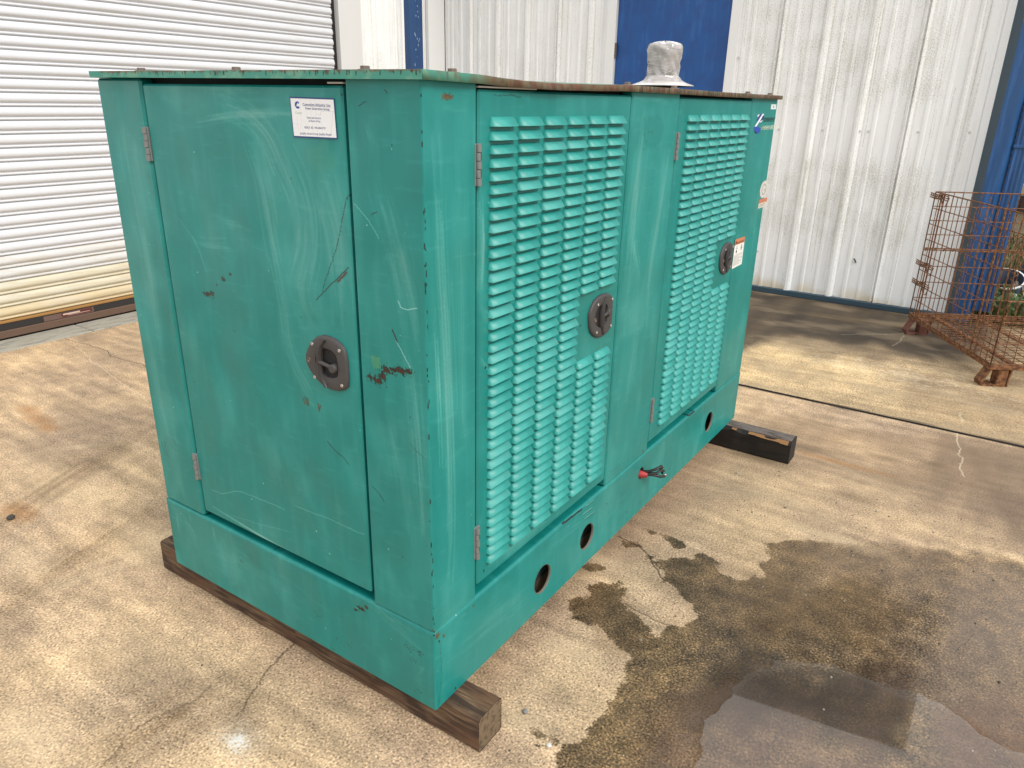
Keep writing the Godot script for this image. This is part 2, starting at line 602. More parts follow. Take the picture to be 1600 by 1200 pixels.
	# a film of water round the puddle's rim, smoother than the damp concrete
	for q in [[V(0.456,-0.418), 0.10, 0.05], [V(0.448,-0.321), 0.10, 0.06], [V(0.477,-0.586), 0.09, 0.05], [V(0.403,-0.246), 0.12, 0.05], [V(0.925,-0.876), 0.10, 0.05], [V(1.024,-0.844), 0.14, 0.06], [V(0.902,-1.112), 0.12, 0.05], [V(1.023,-1.150), 0.16, 0.06], [V(0.784,-0.919), 0.12, 0.05], [V(0.600,-0.788), 0.14, 0.04], [V(0.533,-0.850), 0.1, 0.04]]:
		blot(t.r, gp(t, q[0]), q[1] * t.px, q[2] * t.px, Color(0.16, 0.16, 0.16), 0.95, 0.5)
	# under standing water the concrete has no gloss of its own
	area(t.r, gps(t, [V(0.487,-0.464), V(0.500,-0.543), V(0.511,-0.610), V(0.528,-0.661), V(0.563,-0.710), V(0.610,-0.751), V(0.653,-0.774), V(0.698,-0.785), V(0.736,-0.790), V(0.773,-0.794), V(0.812,-0.790), V(0.844,-0.790), V(0.876,-0.799), V(0.904,-0.797), V(0.932,-0.803), V(0.960,-0.798), V(0.995,-0.781), V(1.029,-0.753), V(1.080,-0.733), V(1.165,-0.740), V(1.218,-0.624), V(0.512,-0.130), V(0.505,-0.217), V(0.490,-0.350), V(0.476,-0.408)]), Color(0.95, 0.95, 0.95), 1.6, 8, 352)
	# older marks: darker areas, grey patches, an orange stain, a splash of white paint
	area(t.a, gps(t, [V(0.787,-2.550), V(1.115,-2.712), V(1.257,-1.679), V(1.016,-1.680), V(0.888,-1.889), V(0.804,-2.126)]), Color(0.33, 0.275, 0.235), 0.6, 90, 337)
	area(t.a, gps(t, [V(-0.012,-2.401), V(1.069,-2.678), V(1.077,-2.262), V(0.544,-2.003), V(0.163,-2.009)]), Color(0.48, 0.39, 0.30), 0.5, 70, 338)
	area(t.a, gps(t, [V(-0.137,-1.375), V(-0.015,-1.957), V(0.632,-2.206), V(1.118,-2.292), V(1.122,-1.802), V(0.717,-1.607), V(0.355,-1.345), V(0.116,-1.077), V(-0.056,-0.999)]), Color(0.50, 0.41, 0.32), 0.30, 90, 351)
	area(t.a, gps(t, [V(-0.173,-0.430), V(-0.137,-1.375), V(-0.148,-1.780), V(-0.016,-1.729), V(0.014,-1.050), V(-0.087,-0.714), V(-0.054,-0.384), V(-0.027,-0.229)]), Color(0.50, 0.41, 0.33), 0.28, 50, 339)
	for q in [[V(0.965,-1.945), 0.5, 0.3, 0.15], [V(1.074,-2.391), 0.5, 0.3, 0.2], [V(0.748,-2.022), 0.4, 0.2, 0.2], [V(0.076,-0.914), 0.16, 0.12, 0.25], [V(-0.070,-0.610), 0.2, 0.14, 0.18]]:
		spot(t, q[0], q[1], q[2], Color(0.27, 0.23, 0.20), q[3])
	for q in [[V(0.539,-1.778), 0.12, 0.05], [V(0.766,-2.269), 0.07, 0.04], [V(0.583,-2.206), 0.09, 0.04], [V(0.146,-1.885), 0.2, 0.08], [V(0.297,-2.108), 0.12, 0.05], [V(-0.072,-0.787), 0.1, 0.05]]:
		spot(t, q[0], q[1], q[2], Color(0.30, 0.24, 0.18), 0.4)
	for q in [[V(-2.334,-0.243), 0.3, 0.2], [V(-2.474,-0.471), 0.25, 0.16], [V(-2.062,-0.870), 0.3, 0.16], [V(-0.864,0.223), 0.25, 0.12], [V(-1.159,0.372), 0.2, 0.1], [V(-0.588,0.221), 0.3, 0.1], [V(-1.110,0.020), 0.35, 0.12], [V(-3.174,-0.933), 0.5, 0.2], [V(-0.420,0.200), 0.10, 0.06]]:
		spot(t, q[0], q[1], q[2], Color(0.47, 0.41, 0.35), 0.22)
	for q in [[V(-1.455,0.187), 0.25, 0.1], [V(-1.237,-0.100), 0.3, 0.1], [V(-1.866,-0.113), 0.4, 0.16], [V(0.072,-0.443), 0.16, 0.06], [V(-0.056,-0.862), 0.2, 0.1], [V(0.544,-1.433), 0.3, 0.06], [V(-0.771,0.516), 0.2, 0.1], [V(0.130,-0.165), 0.1, 0.06]]:
		spot(t, q[0], q[1], q[2], Color(0.90, 0.80, 0.65), 0.35)
	for q in [[V(-2.571,-0.354), 0.13, 0.06], [V(-2.447,-0.335), 0.08, 0.05], [V(-2.717,-0.381), 0.10, 0.05], [V(-1.806,0.067), 0.12, 0.06], [V(0.414,-2.046), 0.3, 0.03]]:
		spot(t, q[0], q[1], q[2], Color(0.66, 0.42, 0.22), 0.4, 0.8)
	patch(t.a, gp(t, V(-0.373,0.251)), 9, 6, Color(0.86, 0.86, 0.85), 0.75, 5, 0.3, 1.6)
	patch(t.a, gp(t, V(-0.373,0.251)), 18, 12, Color(0.82, 0.80, 0.77), 0.3, 6, 0.35, 2.2)
	cloud(t.a, Color(0.36, 0.31, 0.26), 0.30, 47, 0.66, 0.9, 0.45)
	t.a.fill_rect(Rect2i(0, 0, 2048, 3), Color(0.10, 0.08, 0.06))
	hair(t.a, [V(0, 4), V(2047, 4)], Color(0.16, 0.13, 0.1), 0.7, 0.5)
	for k in 60:
		blot(t.a, V(rng.randf() * 2048, rng.randf_range(0, 5)), rng.randf_range(10, 60), rng.randf_range(2, 7), Color(0.2, 0.165, 0.13), 0.5)
	# faint tyre tracks and scrapes
	for q in [[V(-1.704,0.281), V(-1.928,-0.191), V(-2.116,-0.649)], [V(-1.213,0.471), V(-1.376,0.131), V(-1.481,-0.278)], [V(-0.559,0.511), V(-0.534,0.257), V(-0.458,0.076)]]:
		wipe(t.a, gps(t, q), 40, Color(0.34, 0.29, 0.25), 0.035, 60)
	for q in [[V(-0.078,-1.419), V(0.276,-1.616), V(0.590,-1.515)], [V(0.098,-2.040), V(0.502,-1.972), V(0.827,-1.687)], [V(-2.272,-0.072), V(-2.149,-0.305), V(-1.922,-0.472)], [V(-1.275,0.253), V(-1.250,0.040), V(-1.138,-0.127)]]:
		wipe(t.a, gps(t, q), 30, Color(0.90, 0.82, 0.70), 0.06, 40)
	for k in 26:
		var a := Vector2(rng.randf_range(-3.0, 1.8), rng.randf_range(-2.2, 0.6))
		patch(t.a, gp(t, a), rng.randf_range(4, 22), rng.randf_range(2, 8), Color(0.40, 0.33, 0.27), rng.randf_range(0.12, 0.32), 1200 + k, 0.12, 1.0)
	# trowel and tyre streaks
	for k in 260:
		var a := Vector2(rng.randf_range(-3.6, 2.1), rng.randf_range(-2.6, 0.7))
		var d := Vector2(1, rng.randf_range(-0.2, 0.2) - 0.15) * rng.randf_range(0.1, 0.7)
		var lightish := rng.randf() < 0.6
		hair(t.a, gps(t, [a, a + d]), Color(0.88, 0.80, 0.68) if lightish else Color(0.36, 0.31, 0.26), rng.randf_range(0.04, 0.12), 0.25, 0.25)
	for k in 150:
		spot(t, Vector2(rng.randf_range(-3.6, 2.1), rng.randf_range(-2.6, 0.7)), rng.randf_range(0.015, 0.09), rng.randf_range(0.01, 0.05), Color(0.33, 0.28, 0.23) if rng.randf() < 0.6 else Color(0.9, 0.82, 0.7), rng.randf_range(0.06, 0.2))
	# cracks
	crack(t, [V(-0.516,-0.034), V(-0.511,0.002), V(-0.502,0.030), V(-0.500,0.051), V(-0.492,0.078), V(-0.480,0.097), V(-0.461,0.131), V(-0.448,0.160), V(-0.436,0.188), V(-0.427,0.205)], 0.55)
	crack(t, [V(-0.568,0.181), V(-0.551,0.245), V(-0.580,0.325), V(-0.584,0.384), V(-0.557,0.429), V(-0.555,0.459)], 0.35)
	crack(t, [V(-3.678,-1.014), V(-3.420,-1.028), V(-3.260,-1.034), V(-3.156,-1.001), V(-3.045,-1.004), V(-2.958,-1.018), V(-2.852,-1.021), V(-2.630,-0.969)])
	crack(t, [V(-0.051,-1.013), V(0.033,-1.008), V(0.087,-0.965), V(0.140,-0.918), V(0.172,-0.880), V(0.189,-0.864)], 0.8)
	crack(t, [V(0.128,-0.708), V(0.198,-0.695), V(0.277,-0.684)], 0.6, Color(0.22, 0.17, 0.12))
	crack(t, [V(-3.453,-0.973), V(-3.072,-0.879), V(-2.696,-0.805), V(-2.368,-0.758)], 0.5, Color(0.93, 0.86, 0.74), false)
	crack(t, [V(-3.360,-0.535), V(-3.330,-0.709), V(-3.391,-0.977)], 0.35, Color(0.92, 0.85, 0.73), false)
	for k in 1:
		crack(t, [V(0.778,-2.764), V(0.818,-2.655), V(0.820,-2.574), V(0.840,-2.509), V(0.839,-2.431), V(0.859,-2.409), V(0.856,-2.300), V(0.872,-2.209)], 0.6, Color(0.9, 0.85, 0.76), false)
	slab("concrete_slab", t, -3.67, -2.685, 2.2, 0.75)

	# the far slab, darkened along the wall
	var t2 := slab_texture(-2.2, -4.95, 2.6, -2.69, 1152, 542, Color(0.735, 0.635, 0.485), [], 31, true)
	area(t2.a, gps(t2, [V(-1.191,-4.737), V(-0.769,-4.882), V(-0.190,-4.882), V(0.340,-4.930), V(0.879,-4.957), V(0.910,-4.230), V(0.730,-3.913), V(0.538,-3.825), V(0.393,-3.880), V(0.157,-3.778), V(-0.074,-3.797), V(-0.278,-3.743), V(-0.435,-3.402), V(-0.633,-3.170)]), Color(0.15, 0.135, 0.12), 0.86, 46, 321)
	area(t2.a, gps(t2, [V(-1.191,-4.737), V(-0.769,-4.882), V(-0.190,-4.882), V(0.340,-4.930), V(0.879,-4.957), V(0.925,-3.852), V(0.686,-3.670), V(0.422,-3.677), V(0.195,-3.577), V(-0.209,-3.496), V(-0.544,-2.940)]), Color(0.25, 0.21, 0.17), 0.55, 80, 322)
	area(t2.a, gps(t2, [V(0.515,-3.475), V(1.049,-3.752), V(1.295,-2.693), V(1.069,-2.678), V(0.692,-2.736)]), Color(0.40, 0.33, 0.26), 0.45, 90, 323)
	for q in [[V(-0.124,-4.375), 0.35, 0.06], [V(0.113,-4.438), 0.35, 0.06], [V(0.351,-4.449), 0.2, 0.05]]:
		spot(t2, q[0], q[1], q[2], Color(0.52, 0.44, 0.32), 0.55)
	cloud(t2.a, Color(0.36, 0.30, 0.23), 0.03, 41, 0.5, 0.9, 0.22, 3.0, 1.0)
	cloud(t2.a, Color(0.62, 0.55, 0.45), 0.012, 42, 0.4, 0.8, 0.4, 2.0, 1.0)
	for k in 420:
		var p := V(0.428,-3.408) + Vector2(rng.randfn(0, 0.35), rng.randfn(0, 0.10))
		spot(t2, p, rng.randf_range(0.008, 0.03), rng.randf_range(0.005, 0.014), Color(0.82, 0.78, 0.70), 0.45)
	for k in 200:
		var p := V(0.025,-3.375) + Vector2(rng.randfn(0, 0.4), rng.randfn(0, 0.10))
		spot(t2, p, rng.randf_range(0.008, 0.03), rng.randf_range(0.005, 0.012), Color(0.80, 0.76, 0.68), 0.3)
	for k in 160:
		var a := Vector2(rng.randf_range(-2.0, 2.5), rng.randf_range(-4.6, -2.75))
		hair(t2.a, gps(t2, [a, a + Vector2(rng.randf_range(0.1, 0.6), rng.randf_range(-0.08, 0.02))]), Color(0.85, 0.76, 0.58) if rng.randf() < 0.5 else Color(0.34, 0.28, 0.2), 0.15, 0.3, 0.3)
	for k in 1:
		crack(t2, [V(0.060,-3.986), V(0.158,-4.079), V(0.276,-4.171), V(0.384,-4.255), V(0.390,-4.386)], 0.5, Color(0.78, 0.75, 0.68), false)
		crack(t2, [V(0.389,-4.223), V(0.382,-4.081), V(0.350,-3.926)], 0.5, Color(0.78, 0.75, 0.68), false)
		crack(t2, [V(0.810,-2.965), V(0.803,-2.912), V(0.820,-2.831)], 0.5, Color(0.85, 0.8, 0.7), false)
	t2.a.fill_rect(Rect2i(0, 539, 1152, 3), Color(0.10, 0.08, 0.06))
	for k in 40:
		blot(t2.a, V(rng.randf() * 1152, rng.randf_range(536, 542)), rng.randf_range(10, 50), rng.randf_range(2, 5), Color(0.2, 0.165, 0.12), 0.5)
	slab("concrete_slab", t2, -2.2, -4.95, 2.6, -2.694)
	st = mb()
	setuv(0, 2, 0, 0, 1.5, 1.5)
	box(st, Vector3(-3.67, -0.06, -4.95), Vector3(-2.205, 0.0, -2.69), 0.004)
	single("concrete_slab", st, gm, Vector3(-2.9, 0, -3.8)).set_meta("kind", "structure")
	st = mb()
	box(st, Vector3(-5.0, -0.06, 0.758), Vector3(4.0, 0.0, 5.0), 0.004)
	single("concrete_slab", st, gm, Vector3(0, 0, 2.8)).set_meta("kind", "structure")
	st = mb()
	box(st, Vector3(2.208, -0.06, -2.685), Vector3(5.2, 0.0, 0.75), 0.004)
	single("concrete_slab", st, gm, Vector3(3.7, 0, -1)).set_meta("kind", "structure")

	# the paler strip of concrete in front of the roller door
	var ap := Image.create_empty(256, 1024, false, Image.FORMAT_RGBA8)
	ap.fill(Color(0.62, 0.60, 0.55))
	cloud(ap, Color(0.42, 0.41, 0.38), 0.03, 51, 0.4, 0.8, 0.5)
	cloud(ap, Color(0.75, 0.73, 0.68), 0.2, 52, 0.5, 0.9, 0.5)
	var am := texmat(ap, 0.9)
	var zs := [-4.84, -3.2, -1.70, -1.19, -0.3, 0.75]
	for i in 5:
		st = mb()
		setuv(0, 2, -3.95, -4.85, 0.3, 5.6)
		box(st, Vector3(-3.90, -0.06, zs[i] + 0.003), Vector3(-3.678, 0.002, zs[i + 1] - 0.003), 0.004)
		single("concrete_apron", st, am, Vector3(-3.8, 0, (zs[i] + zs[i + 1]) / 2)).set_meta("kind", "structure")

	# standing water
	var ring := PackedVector2Array()
	var outline := [V(0.487,-0.464), V(0.500,-0.543), V(0.511,-0.610), V(0.528,-0.661), V(0.563,-0.710), V(0.610,-0.751), V(0.653,-0.774), V(0.698,-0.785), V(0.736,-0.790), V(0.773,-0.794), V(0.812,-0.790), V(0.844,-0.790), V(0.876,-0.799), V(0.904,-0.797), V(0.932,-0.803), V(0.960,-0.798), V(0.995,-0.781), V(1.029,-0.753), V(1.080,-0.733), V(1.165,-0.740), V(1.218,-0.624), V(0.512,-0.130), V(0.505,-0.217), V(0.490,-0.350), V(0.476,-0.408)]
	var wn := FastNoiseLite.new()
	wn.frequency = 8.0
	wn.fractal_octaves = 3
	for i in outline.size():
		var p: Vector2 = outline[i]
		var q: Vector2 = outline[(i + 1) % outline.size()]
		for k in 9:
			var s := p.lerp(q, k / 9.0)
			ring.append(s + Vector2(wn.get_noise_2d(s.x, s.y), wn.get_noise_2d(s.x + 40.0, s.y)) * 0.024)
	var id := Geometry2D.triangulate_polygon(ring)
	st = mb()
	for i in range(0, id.size(), 3):
		var a := ring[id[i]]; var b := ring[id[i + 1]]; var c := ring[id[i + 2]]
		if (b - a).cross(c - a) < 0.0:
			var z := b; b = c; c = z
		tri(st, Vector3(a.x, 0.003, a.y), Vector3(b.x, 0.003, b.y), Vector3(c.x, 0.003, c.y))
	var wm := mat(Color(0.9, 0.9, 0.9, 0.02), 0.02)
	wm.metallic_specular = 0.46
	wm.transparency = BaseMaterial3D.TRANSPARENCY_ALPHA
	var wo := single("puddle", st, wm, Vector3(ring[0].x, 0, ring[0].y))
	wo.set_meta("kind", "structure")
	# the film of water that creeps up to the dry edge at the right
	var out2 := [V(0.649,-0.982), V(0.705,-1.092), V(0.786,-1.123), V(0.859,-1.132), V(0.930,-1.157), V(0.970,-1.145), V(1.038,-1.161), V(1.169,-1.223), V(1.168,-1.048), V(1.027,-1.062), V(0.950,-1.098), V(0.897,-1.084), V(0.839,-1.035), V(0.790,-0.984), V(0.712,-0.961)]

func litter() -> void:
	# grit and crumbs of stone on the slabs
	var kinds := [mat(lin(0.05, 0.045, 0.04), 0.9), mat(lin(0.33, 0.29, 0.24), 0.9), mat(lin(0.2, 0.16, 0.12), 0.9)]
	for kd in 3:
		var st := mb()
		for k in 150:
			var p := Vector2()
			var r := rng.randf()
			if r < 0.45:
				p = V(0.840,-1.380) + Vector2(rng.randfn(0, 0.5), rng.randfn(0, 0.45))
			elif r < 0.7:
				p = Vector2(rng.randf_range(-0.2, 1.6), rng.randf_range(-2.6, 0.2))
			else:
				p = Vector2(rng.randf_range(-3.5, 2.0), rng.randf_range(-4.7, 0.5))
			if p.x > -1.1 and p.x < 0.12 and p.y > -2.05 and p.y < 0.02:
				continue
			var s := rng.randf_range(0.0008, 0.0022) * (1.8 if rng.randf() < 0.08 else 1.0)
			var b := Basis.from_euler(Vector3(rng.randf() * 3, rng.randf() * 3, rng.randf() * 3)).scaled(Vector3(s, s * 0.7, s * 1.2))
			box(st, Vector3(-1, -1, -1), Vector3(1, 1, 1), 0.4, Transform3D(b, Vector3(p.x, s * 0.6, p.y)))
		var o := single("grit", st, kinds[kd], Vector3.ZERO)
		o.set_meta("kind", "stuff")
		tag(o, ["dark crumbs of grit scattered over the concrete", "pale crumbs of stone scattered over the concrete", "brown crumbs of dirt scattered over the concrete"][kd], "grit")
	var st2 := mb()
	var spots := [[V(-1.778,0.104), 0.012, "black lump of stone alone on the dry concrete at far left"], [V(0.114,-0.193), 0.0055, "grey pebble on dry concrete just right of the timber block"], [V(0.212,-0.141), 0.0052, "white pebble in the tip of the small wet trickle"]]
	for q in spots:
		st2 = mb()
		var s: float = q[1]
		for k in 3:
			var b := Basis.from_euler(Vector3(rng.randf() * 3, rng.randf() * 3, rng.randf() * 3)).scaled(Vector3(s, s * 0.75, s * 1.1) * rng.randf_range(0.7, 1.0))
			box(st2, Vector3(-1, -1, -1), Vector3(1, 1, 1), 0.45, Transform3D(b, Vector3(q[0].x + rng.randf_range(-s, s) * 0.3, s * 0.6, q[0].y)))
		var o := single("pebble", st2, kinds[0] if s > 0.01 else mat(lin(0.2, 0.2, 0.19), 0.9) if s > 0.0053 else mat(lin(0.55, 0.54, 0.51), 0.8), Vector3(q[0].x, 0, q[0].y))
		tag(o, q[2], "pebble")

# ---------------------------------------------------------------- building
const RIB := 0.305
func rib_points(a: float, b: float, r0: float) -> Array:
	# offsets (along, out) of a ribbed wall sheet between a and b
	var raw := []
	for k in range(int(floor((a - r0) / RIB)) - 1, int(ceil((b - r0) / RIB)) + 2):
		var r := r0 + k * RIB
		raw.append_array([V(r - 0.030, 0), V(r - 0.010, 0.024), V(r + 0.010, 0.024), V(r + 0.030, 0)])
		for j in [1, 2]:
			var c = r + RIB * j / 3.0
			raw.append_array([V(c - 0.016, 0), V(c - 0.008, 0.006), V(c + 0.008, 0.006), V(c + 0.016, 0)])
	var o := [V(a, 0)]
	for p in raw:
		if p.x > a + 0.004 and p.x < b - 0.004:
			o.append(p)
	o.append(V(b, 0))
	return o

func gable(x: float) -> float:
	return 3.30 + (1.0 - x) * 0.13

func sheet(xa: float, xb: float, y0: float, y1: float) -> SurfaceTool:
	var st := mb()
	flat(st)
	var q := rib_points(xa, xb, 0.085)
	for i in q.size() - 1:
		var p: Vector2 = q[i]
		var r: Vector2 = q[i + 1]
		var t0 := minf(y1, gable(p.x))
		var t1 := minf(y1, gable(r.x))
		quad(st, Vector3(p.x, t0, WALLZ + p.y), Vector3(r.x, t1, WALLZ + r.y), Vector3(r.x, y0, WALLZ + r.y), Vector3(p.x, y0, WALLZ + p.y))
	return st

func wall_paint() -> Image:
	var w := 1500
	var h := 800
	var s := w / 4.5
	var im := Image.create_empty(w, h, false, Image.FORMAT_RGBA8)
	im.fill(Color(0.94, 0.94, 0.937))
	cloud(im, Color(0.84, 0.83, 0.80), 0.02, 61, 0.45, 0.85, 0.25, 1.0, 6.0)
	cloud(im, Color(0.95, 0.95, 0.95), 0.05, 62, 0.5, 0.8, 0.6, 1.0, 10.0)
	# algae in fine grains that gather in hanging streaks
	var fine := noise_img(w, h, 0.35, 63, 3).get_data()
	var streak := noise_img(w, h / 16, 0.055, 64, 3)
	streak.resize(w, h, Image.INTERPOLATE_CUBIC)
	var sd := streak.get_data()
	var thin := noise_img(w, h / 24, 0.22, 65, 2)
	thin.resize(w, h, Image.INTERPOLATE_CUBIC)
	var td := thin.get_data()
	var cl := noise_img(w, h, 0.012, 66, 3).get_data()
	var rows := PackedFloat32Array()
	rows.resize(h)
	for y in h:
		var m := 2.4 - y / s
		var k := smoothstep(0.22, 0.55, m)
		k *= 1.0 - 0.75 * smoothstep(0.26, 0.04, absf(m - 1.20))
		k *= lerpf(1.08, 0.90, smoothstep(1.2, 2.4, m))
		rows[y] = k
	var cols := PackedFloat32Array()
	cols.resize(w)
	for x in w:
		var m := x / s - 3.9
		var k := 1.0
		k *= 1.0 - 0.8 * smoothstep(-1.0, -1.25, m) * smoothstep(-2.4, -2.1, m)
		k *= lerpf(0.75, 1.0, smoothstep(-2.0, -0.9, m))
		k *= 1.0 - 0.85 * smoothstep(-3.5, -3.7, m)
		k *= 1.0 - 0.55 * smoothstep(0.15, 0.4, m)
		cols[x] = k
	var d := im.get_data()
	for y in h:
		for x in w:
			var i := y * w + x
			var g := (sd[i] / 255.0 * 0.55 + td[i] / 255.0 * 0.5 + cl[i] / 255.0 * 0.55) * rows[y] * cols[x]
			var a := clampf((g * 0.62 + (fine[i] / 255.0 - 0.5) * 1.25 - 0.50) * 1.0, 0.0, 0.55)
			if a > 0.0:
				var j := i * 4
				d[j] = int(lerpf(d[j], 134.0, a))
				d[j + 1] = int(lerpf(d[j + 1], 132.0, a))
				d[j + 2] = int(lerpf(d[j + 2], 110.0, a))
	im = Image.create_from_data(w, h, false, Image.FORMAT_RGBA8, d)
	for k in range(-14, 3):
		for e in [-0.031, -0.013, 0.013, 0.031, 0.0857, 0.1177, 0.187, 0.219]:
			var x = (0.085 + k * RIB + e + 3.9) * s
			var big = absf(e) < 0.04
			hair(im, [V(x, 0), V(x, h)], Color(0.58, 0.57, 0.50), 0.22 if big else 0.09, 0.1, 0.4)
			if e == 0.031 or e == -0.031:
				stroke(im, [V(x, 0), V(x, h * 0.9)], 3.0, Color(0.60, 0.59, 0.50), 0.05, 1.0)
	# thin grey run lines, and yellowed bottoms
	for k in 150:
		var x := rng.randf_range(0, w)
		var y := rng.randf_range(0, h)
		hair(im, [V(x, y), V(x + rng.randf_range(-2, 2), y + rng.randf_range(40, 300))], Color(0.50, 0.49, 0.42), rng.randf_range(0.1, 0.35), 0.12, 0.2)
	for k in 90:
		var x := rng.randf_range(0, w)
		blot(im, V(x, h - rng.randf_range(0, 20)), rng.randf_range(10, 40), rng.randf_range(10, 40), Color(0.80, 0.72, 0.58), 0.35)
	return im

func building() -> void:
	var b := base("metal_building", Vector3(-3.9, 0, WALLZ))
	tag(b, "white ribbed metal building with roller door, blue door and blue corner trim, streaked with algae", "building")
	var wim := wall_paint()
	var wm := texmat(wim, 0.5)
	setuv(0, 1, -3.9, 0.0, 4.5, 2.4)
	for q in [[0.085, 0.552, 0.04, 9.0], [-0.830, 0.085, 0.04, 9.0], [-1.122, -0.830, 0.04, 9.0], [-2.193, -1.122, 2.235, 9.0], [-2.660, -2.193, 0.04, 9.0], [-3.575, -2.660, 0.04, 9.0], [-3.86, -3.575, 0.04, 9.0]]:
		part("wall_panel", sheet(q[0], q[1], q[2], q[3]), wm, b)
	# sheeting beside the roller door, running to the inner corner
	setuv(2, 1, -4.9, 0.0, 4.5, 2.4)
	for q in [[-4.62, -3.80, 0.02, 4.25], [-3.80, 0.47, 3.30, 4.25], [0.62, 4.0, 0.02, 4.25]]:
		var st := mb()
		flat(st)
		var pr := rib_points(q[0], q[1], -4.04)
		for i in pr.size() - 1:
			var p: Vector2 = pr[i]
			var r: Vector2 = pr[i + 1]
			quad(st, Vector3(WALLX + r.y, q[3], r.x), Vector3(WALLX + p.y, q[3], p.x), Vector3(WALLX + p.y, q[2], p.x), Vector3(WALLX + r.y, q[2], r.x))
		part("wall_panel", st, wm, b)
	# solid walls behind the sheets, so the building is closed
	var st := mb()
	box(st, Vector3(-9.0, 0.0, -9.0), Vector3(-3.96, 4.2, 4.0))
	box(st, Vector3(-3.95, 0.0, -9.0), Vector3(0.54, 3.25, WALLZ - 0.06))
	part("inner_wall", st, mat(lin(0.3, 0.3, 0.29), 0.8), b)
	st = mb()
	box(st, Vector3(-9.2, 4.26, -9.0), Vector3(-3.62, 4.36, 4.2), 0.01)
	part("roof", st, mat(lin(0.35, 0.36, 0.36), 0.5), b)
	st = mb()
	var sl := Basis(Vector3(0, 0, 1), -atan(0.13))
	box(st, Vector3(-4.7, 0.0, -4.4), Vector3(0.0, 0.05, 0.40), 0.005, Transform3D(sl, Vector3(1.0, 3.30, WALLZ)))
	part("roof", st, mat(lin(0.05, 0.06, 0.07), 0.6), b)
	st = mb()
	box(st, Vector3(-4.66, -0.12, 0.403), Vector3(0.0, 0.05, 0.42), 0.004, Transform3D(sl, Vector3(1.0, 3.30, WALLZ)))
	part("fascia", st, M.bluegrey, b)
	st = mb()
	box(st, Vector3(-3.86, 0.0, WALLZ - 0.02), Vector3(-2.20, 0.042, WALLZ + 0.036), 0.004)
	part("base_trim", st, M.bluegrey, b)
	st = mb()
	box(st, Vector3(-1.115, 0.0, WALLZ - 0.02), Vector3(0.57, 0.042, WALLZ + 0.036), 0.004)
	part("base_trim", st, M.bluegrey, b)
	# white trim in the inner corner and round the roller door
	st = mb()
	box(st, Vector3(WALLX, 0.0, WALLZ + 0.002), Vector3(WALLX + 0.036, 4.2, -4.62), 0.004)
	part("corner_trim", st, M.white, b)
	st = mb()
	box(st, Vector3(WALLX - 0.02, 0.0, -3.79), Vector3(WALLX + 0.035, 3.30, -3.548), 0.003)
	part("door_jamb", st, mat(lin(0.66, 0.65, 0.64), 0.5), b)
	st = mb()
	box(st, Vector3(WALLX - 0.02, 0.0, 0.475), Vector3(WALLX + 0.035, 3.30, 0.61), 0.003)
	part("door_jamb", st, M.white, b)
	st = mb()
	box(st, Vector3(WALLX - 0.055, 0.0, -3.547), Vector3(WALLX - 0.012, 3.28, -3.50))
	part("guide_gap_shade", st, M.dark, b)  # dark box standing in for the shade in the gap beside the door

	# roller door of interlocking slats
	var rd := Node3D.new()
	rd.name = "roller_door"
	b.add_child(rd)
	rd.position = Vector3(0, 0, 0)
	var prof := [Vector3(-0.004, 0.0, 0), Vector3(0.004, -0.003, 0), Vector3(0.0095, -0.014, 0), Vector3(0.0130, -0.027, 0), Vector3(0.0130, -0.036, 0), Vector3(0.0095, -0.043, 0), Vector3(0.001, -0.0505, 0), Vector3(-0.002, -0.0525, 0), Vector3(0.002, -0.055, 0), Vector3(0.0065, -0.060, 0), Vector3(0.0065, -0.0635, 0), Vector3(0.002, -0.0675, 0), Vector3(-0.005, -0.069, 0), Vector3(-0.006, -0.0726, 0)]
	var slims := []
	for v in 4:
		var im := Image.create_empty(1024, 64, false, Image.FORMAT_RGBA8)
		im.fill([Color(0.83, 0.835, 0.85), Color(0.82, 0.82, 0.82), Color(0.82, 0.79, 0.70), Color(0.81, 0.74, 0.60)][v])
		cloud(im, Color(0.80, 0.79, 0.77), 0.03, 70 + v, 0.5, 0.9, 0.35, 3.0, 1.0)
		if v > 0:
			cloud(im, Color(0.74, 0.66, 0.52), 0.05, 75 + v, 0.5, 0.8, 0.12 + 0.12 * v, 4.0, 1.0)
		for k in 20:
			hair(im, [V(rng.randf() * 1000, rng.randf() * 60), V(rng.randf() * 1000, rng.randf() * 60)], Color(0.7, 0.69, 0.66), 0.12, 0.2, 0.3)
		slims.append(texmat(im, 0.38))
	setuv(2, 1, -3.5, -0.0726, 3.97, 0.0726)
	st = mb()
	strip(st, prof, Vector3(0, 0, -3.5), Vector3(0, 0, 0.47), true)
	var slat := commit(st, slims[0])
	for i in 44:
		var o := put("slat", slat, rd, Vector3(WALLX - 0.004, 0.112 + 0.0726 * (i + 1), 0) - b.position)
		o.set_surface_override_material(0, slims[3] if i < 1 else slims[2] if i < 3 else slims[1] if i < 5 else slims[0])
	st = mb()
	setuv(2, 1, 0, 0, 1, 1)
	box(st, Vector3(WALLX - 0.02, 0.012, -3.5), Vector3(WALLX + 0.012, 0.055, 0.47), 0.003)
	part("bottom_bar", st, mat(lin(0.13, 0.075, 0.05), 0.7), rd)
	st = mb()
	box(st, Vector3(WALLX - 0.02, 0.055, -3.5), Vector3(WALLX + 0.002, 0.096, 0.47), 0.002)
	part("rubber_seal", st, mat(lin(0.03, 0.026, 0.024), 0.9), rd)
	st = mb()
	box(st, Vector3(WALLX - 0.02, 0.096, -3.5), Vector3(WALLX + 0.006, 0.112, 0.47), 0.003)
	var ye := Image.create_empty(1024, 16, false, Image.FORMAT_RGBA8)
	ye.fill(Color(0.62, 0.46, 0.26))
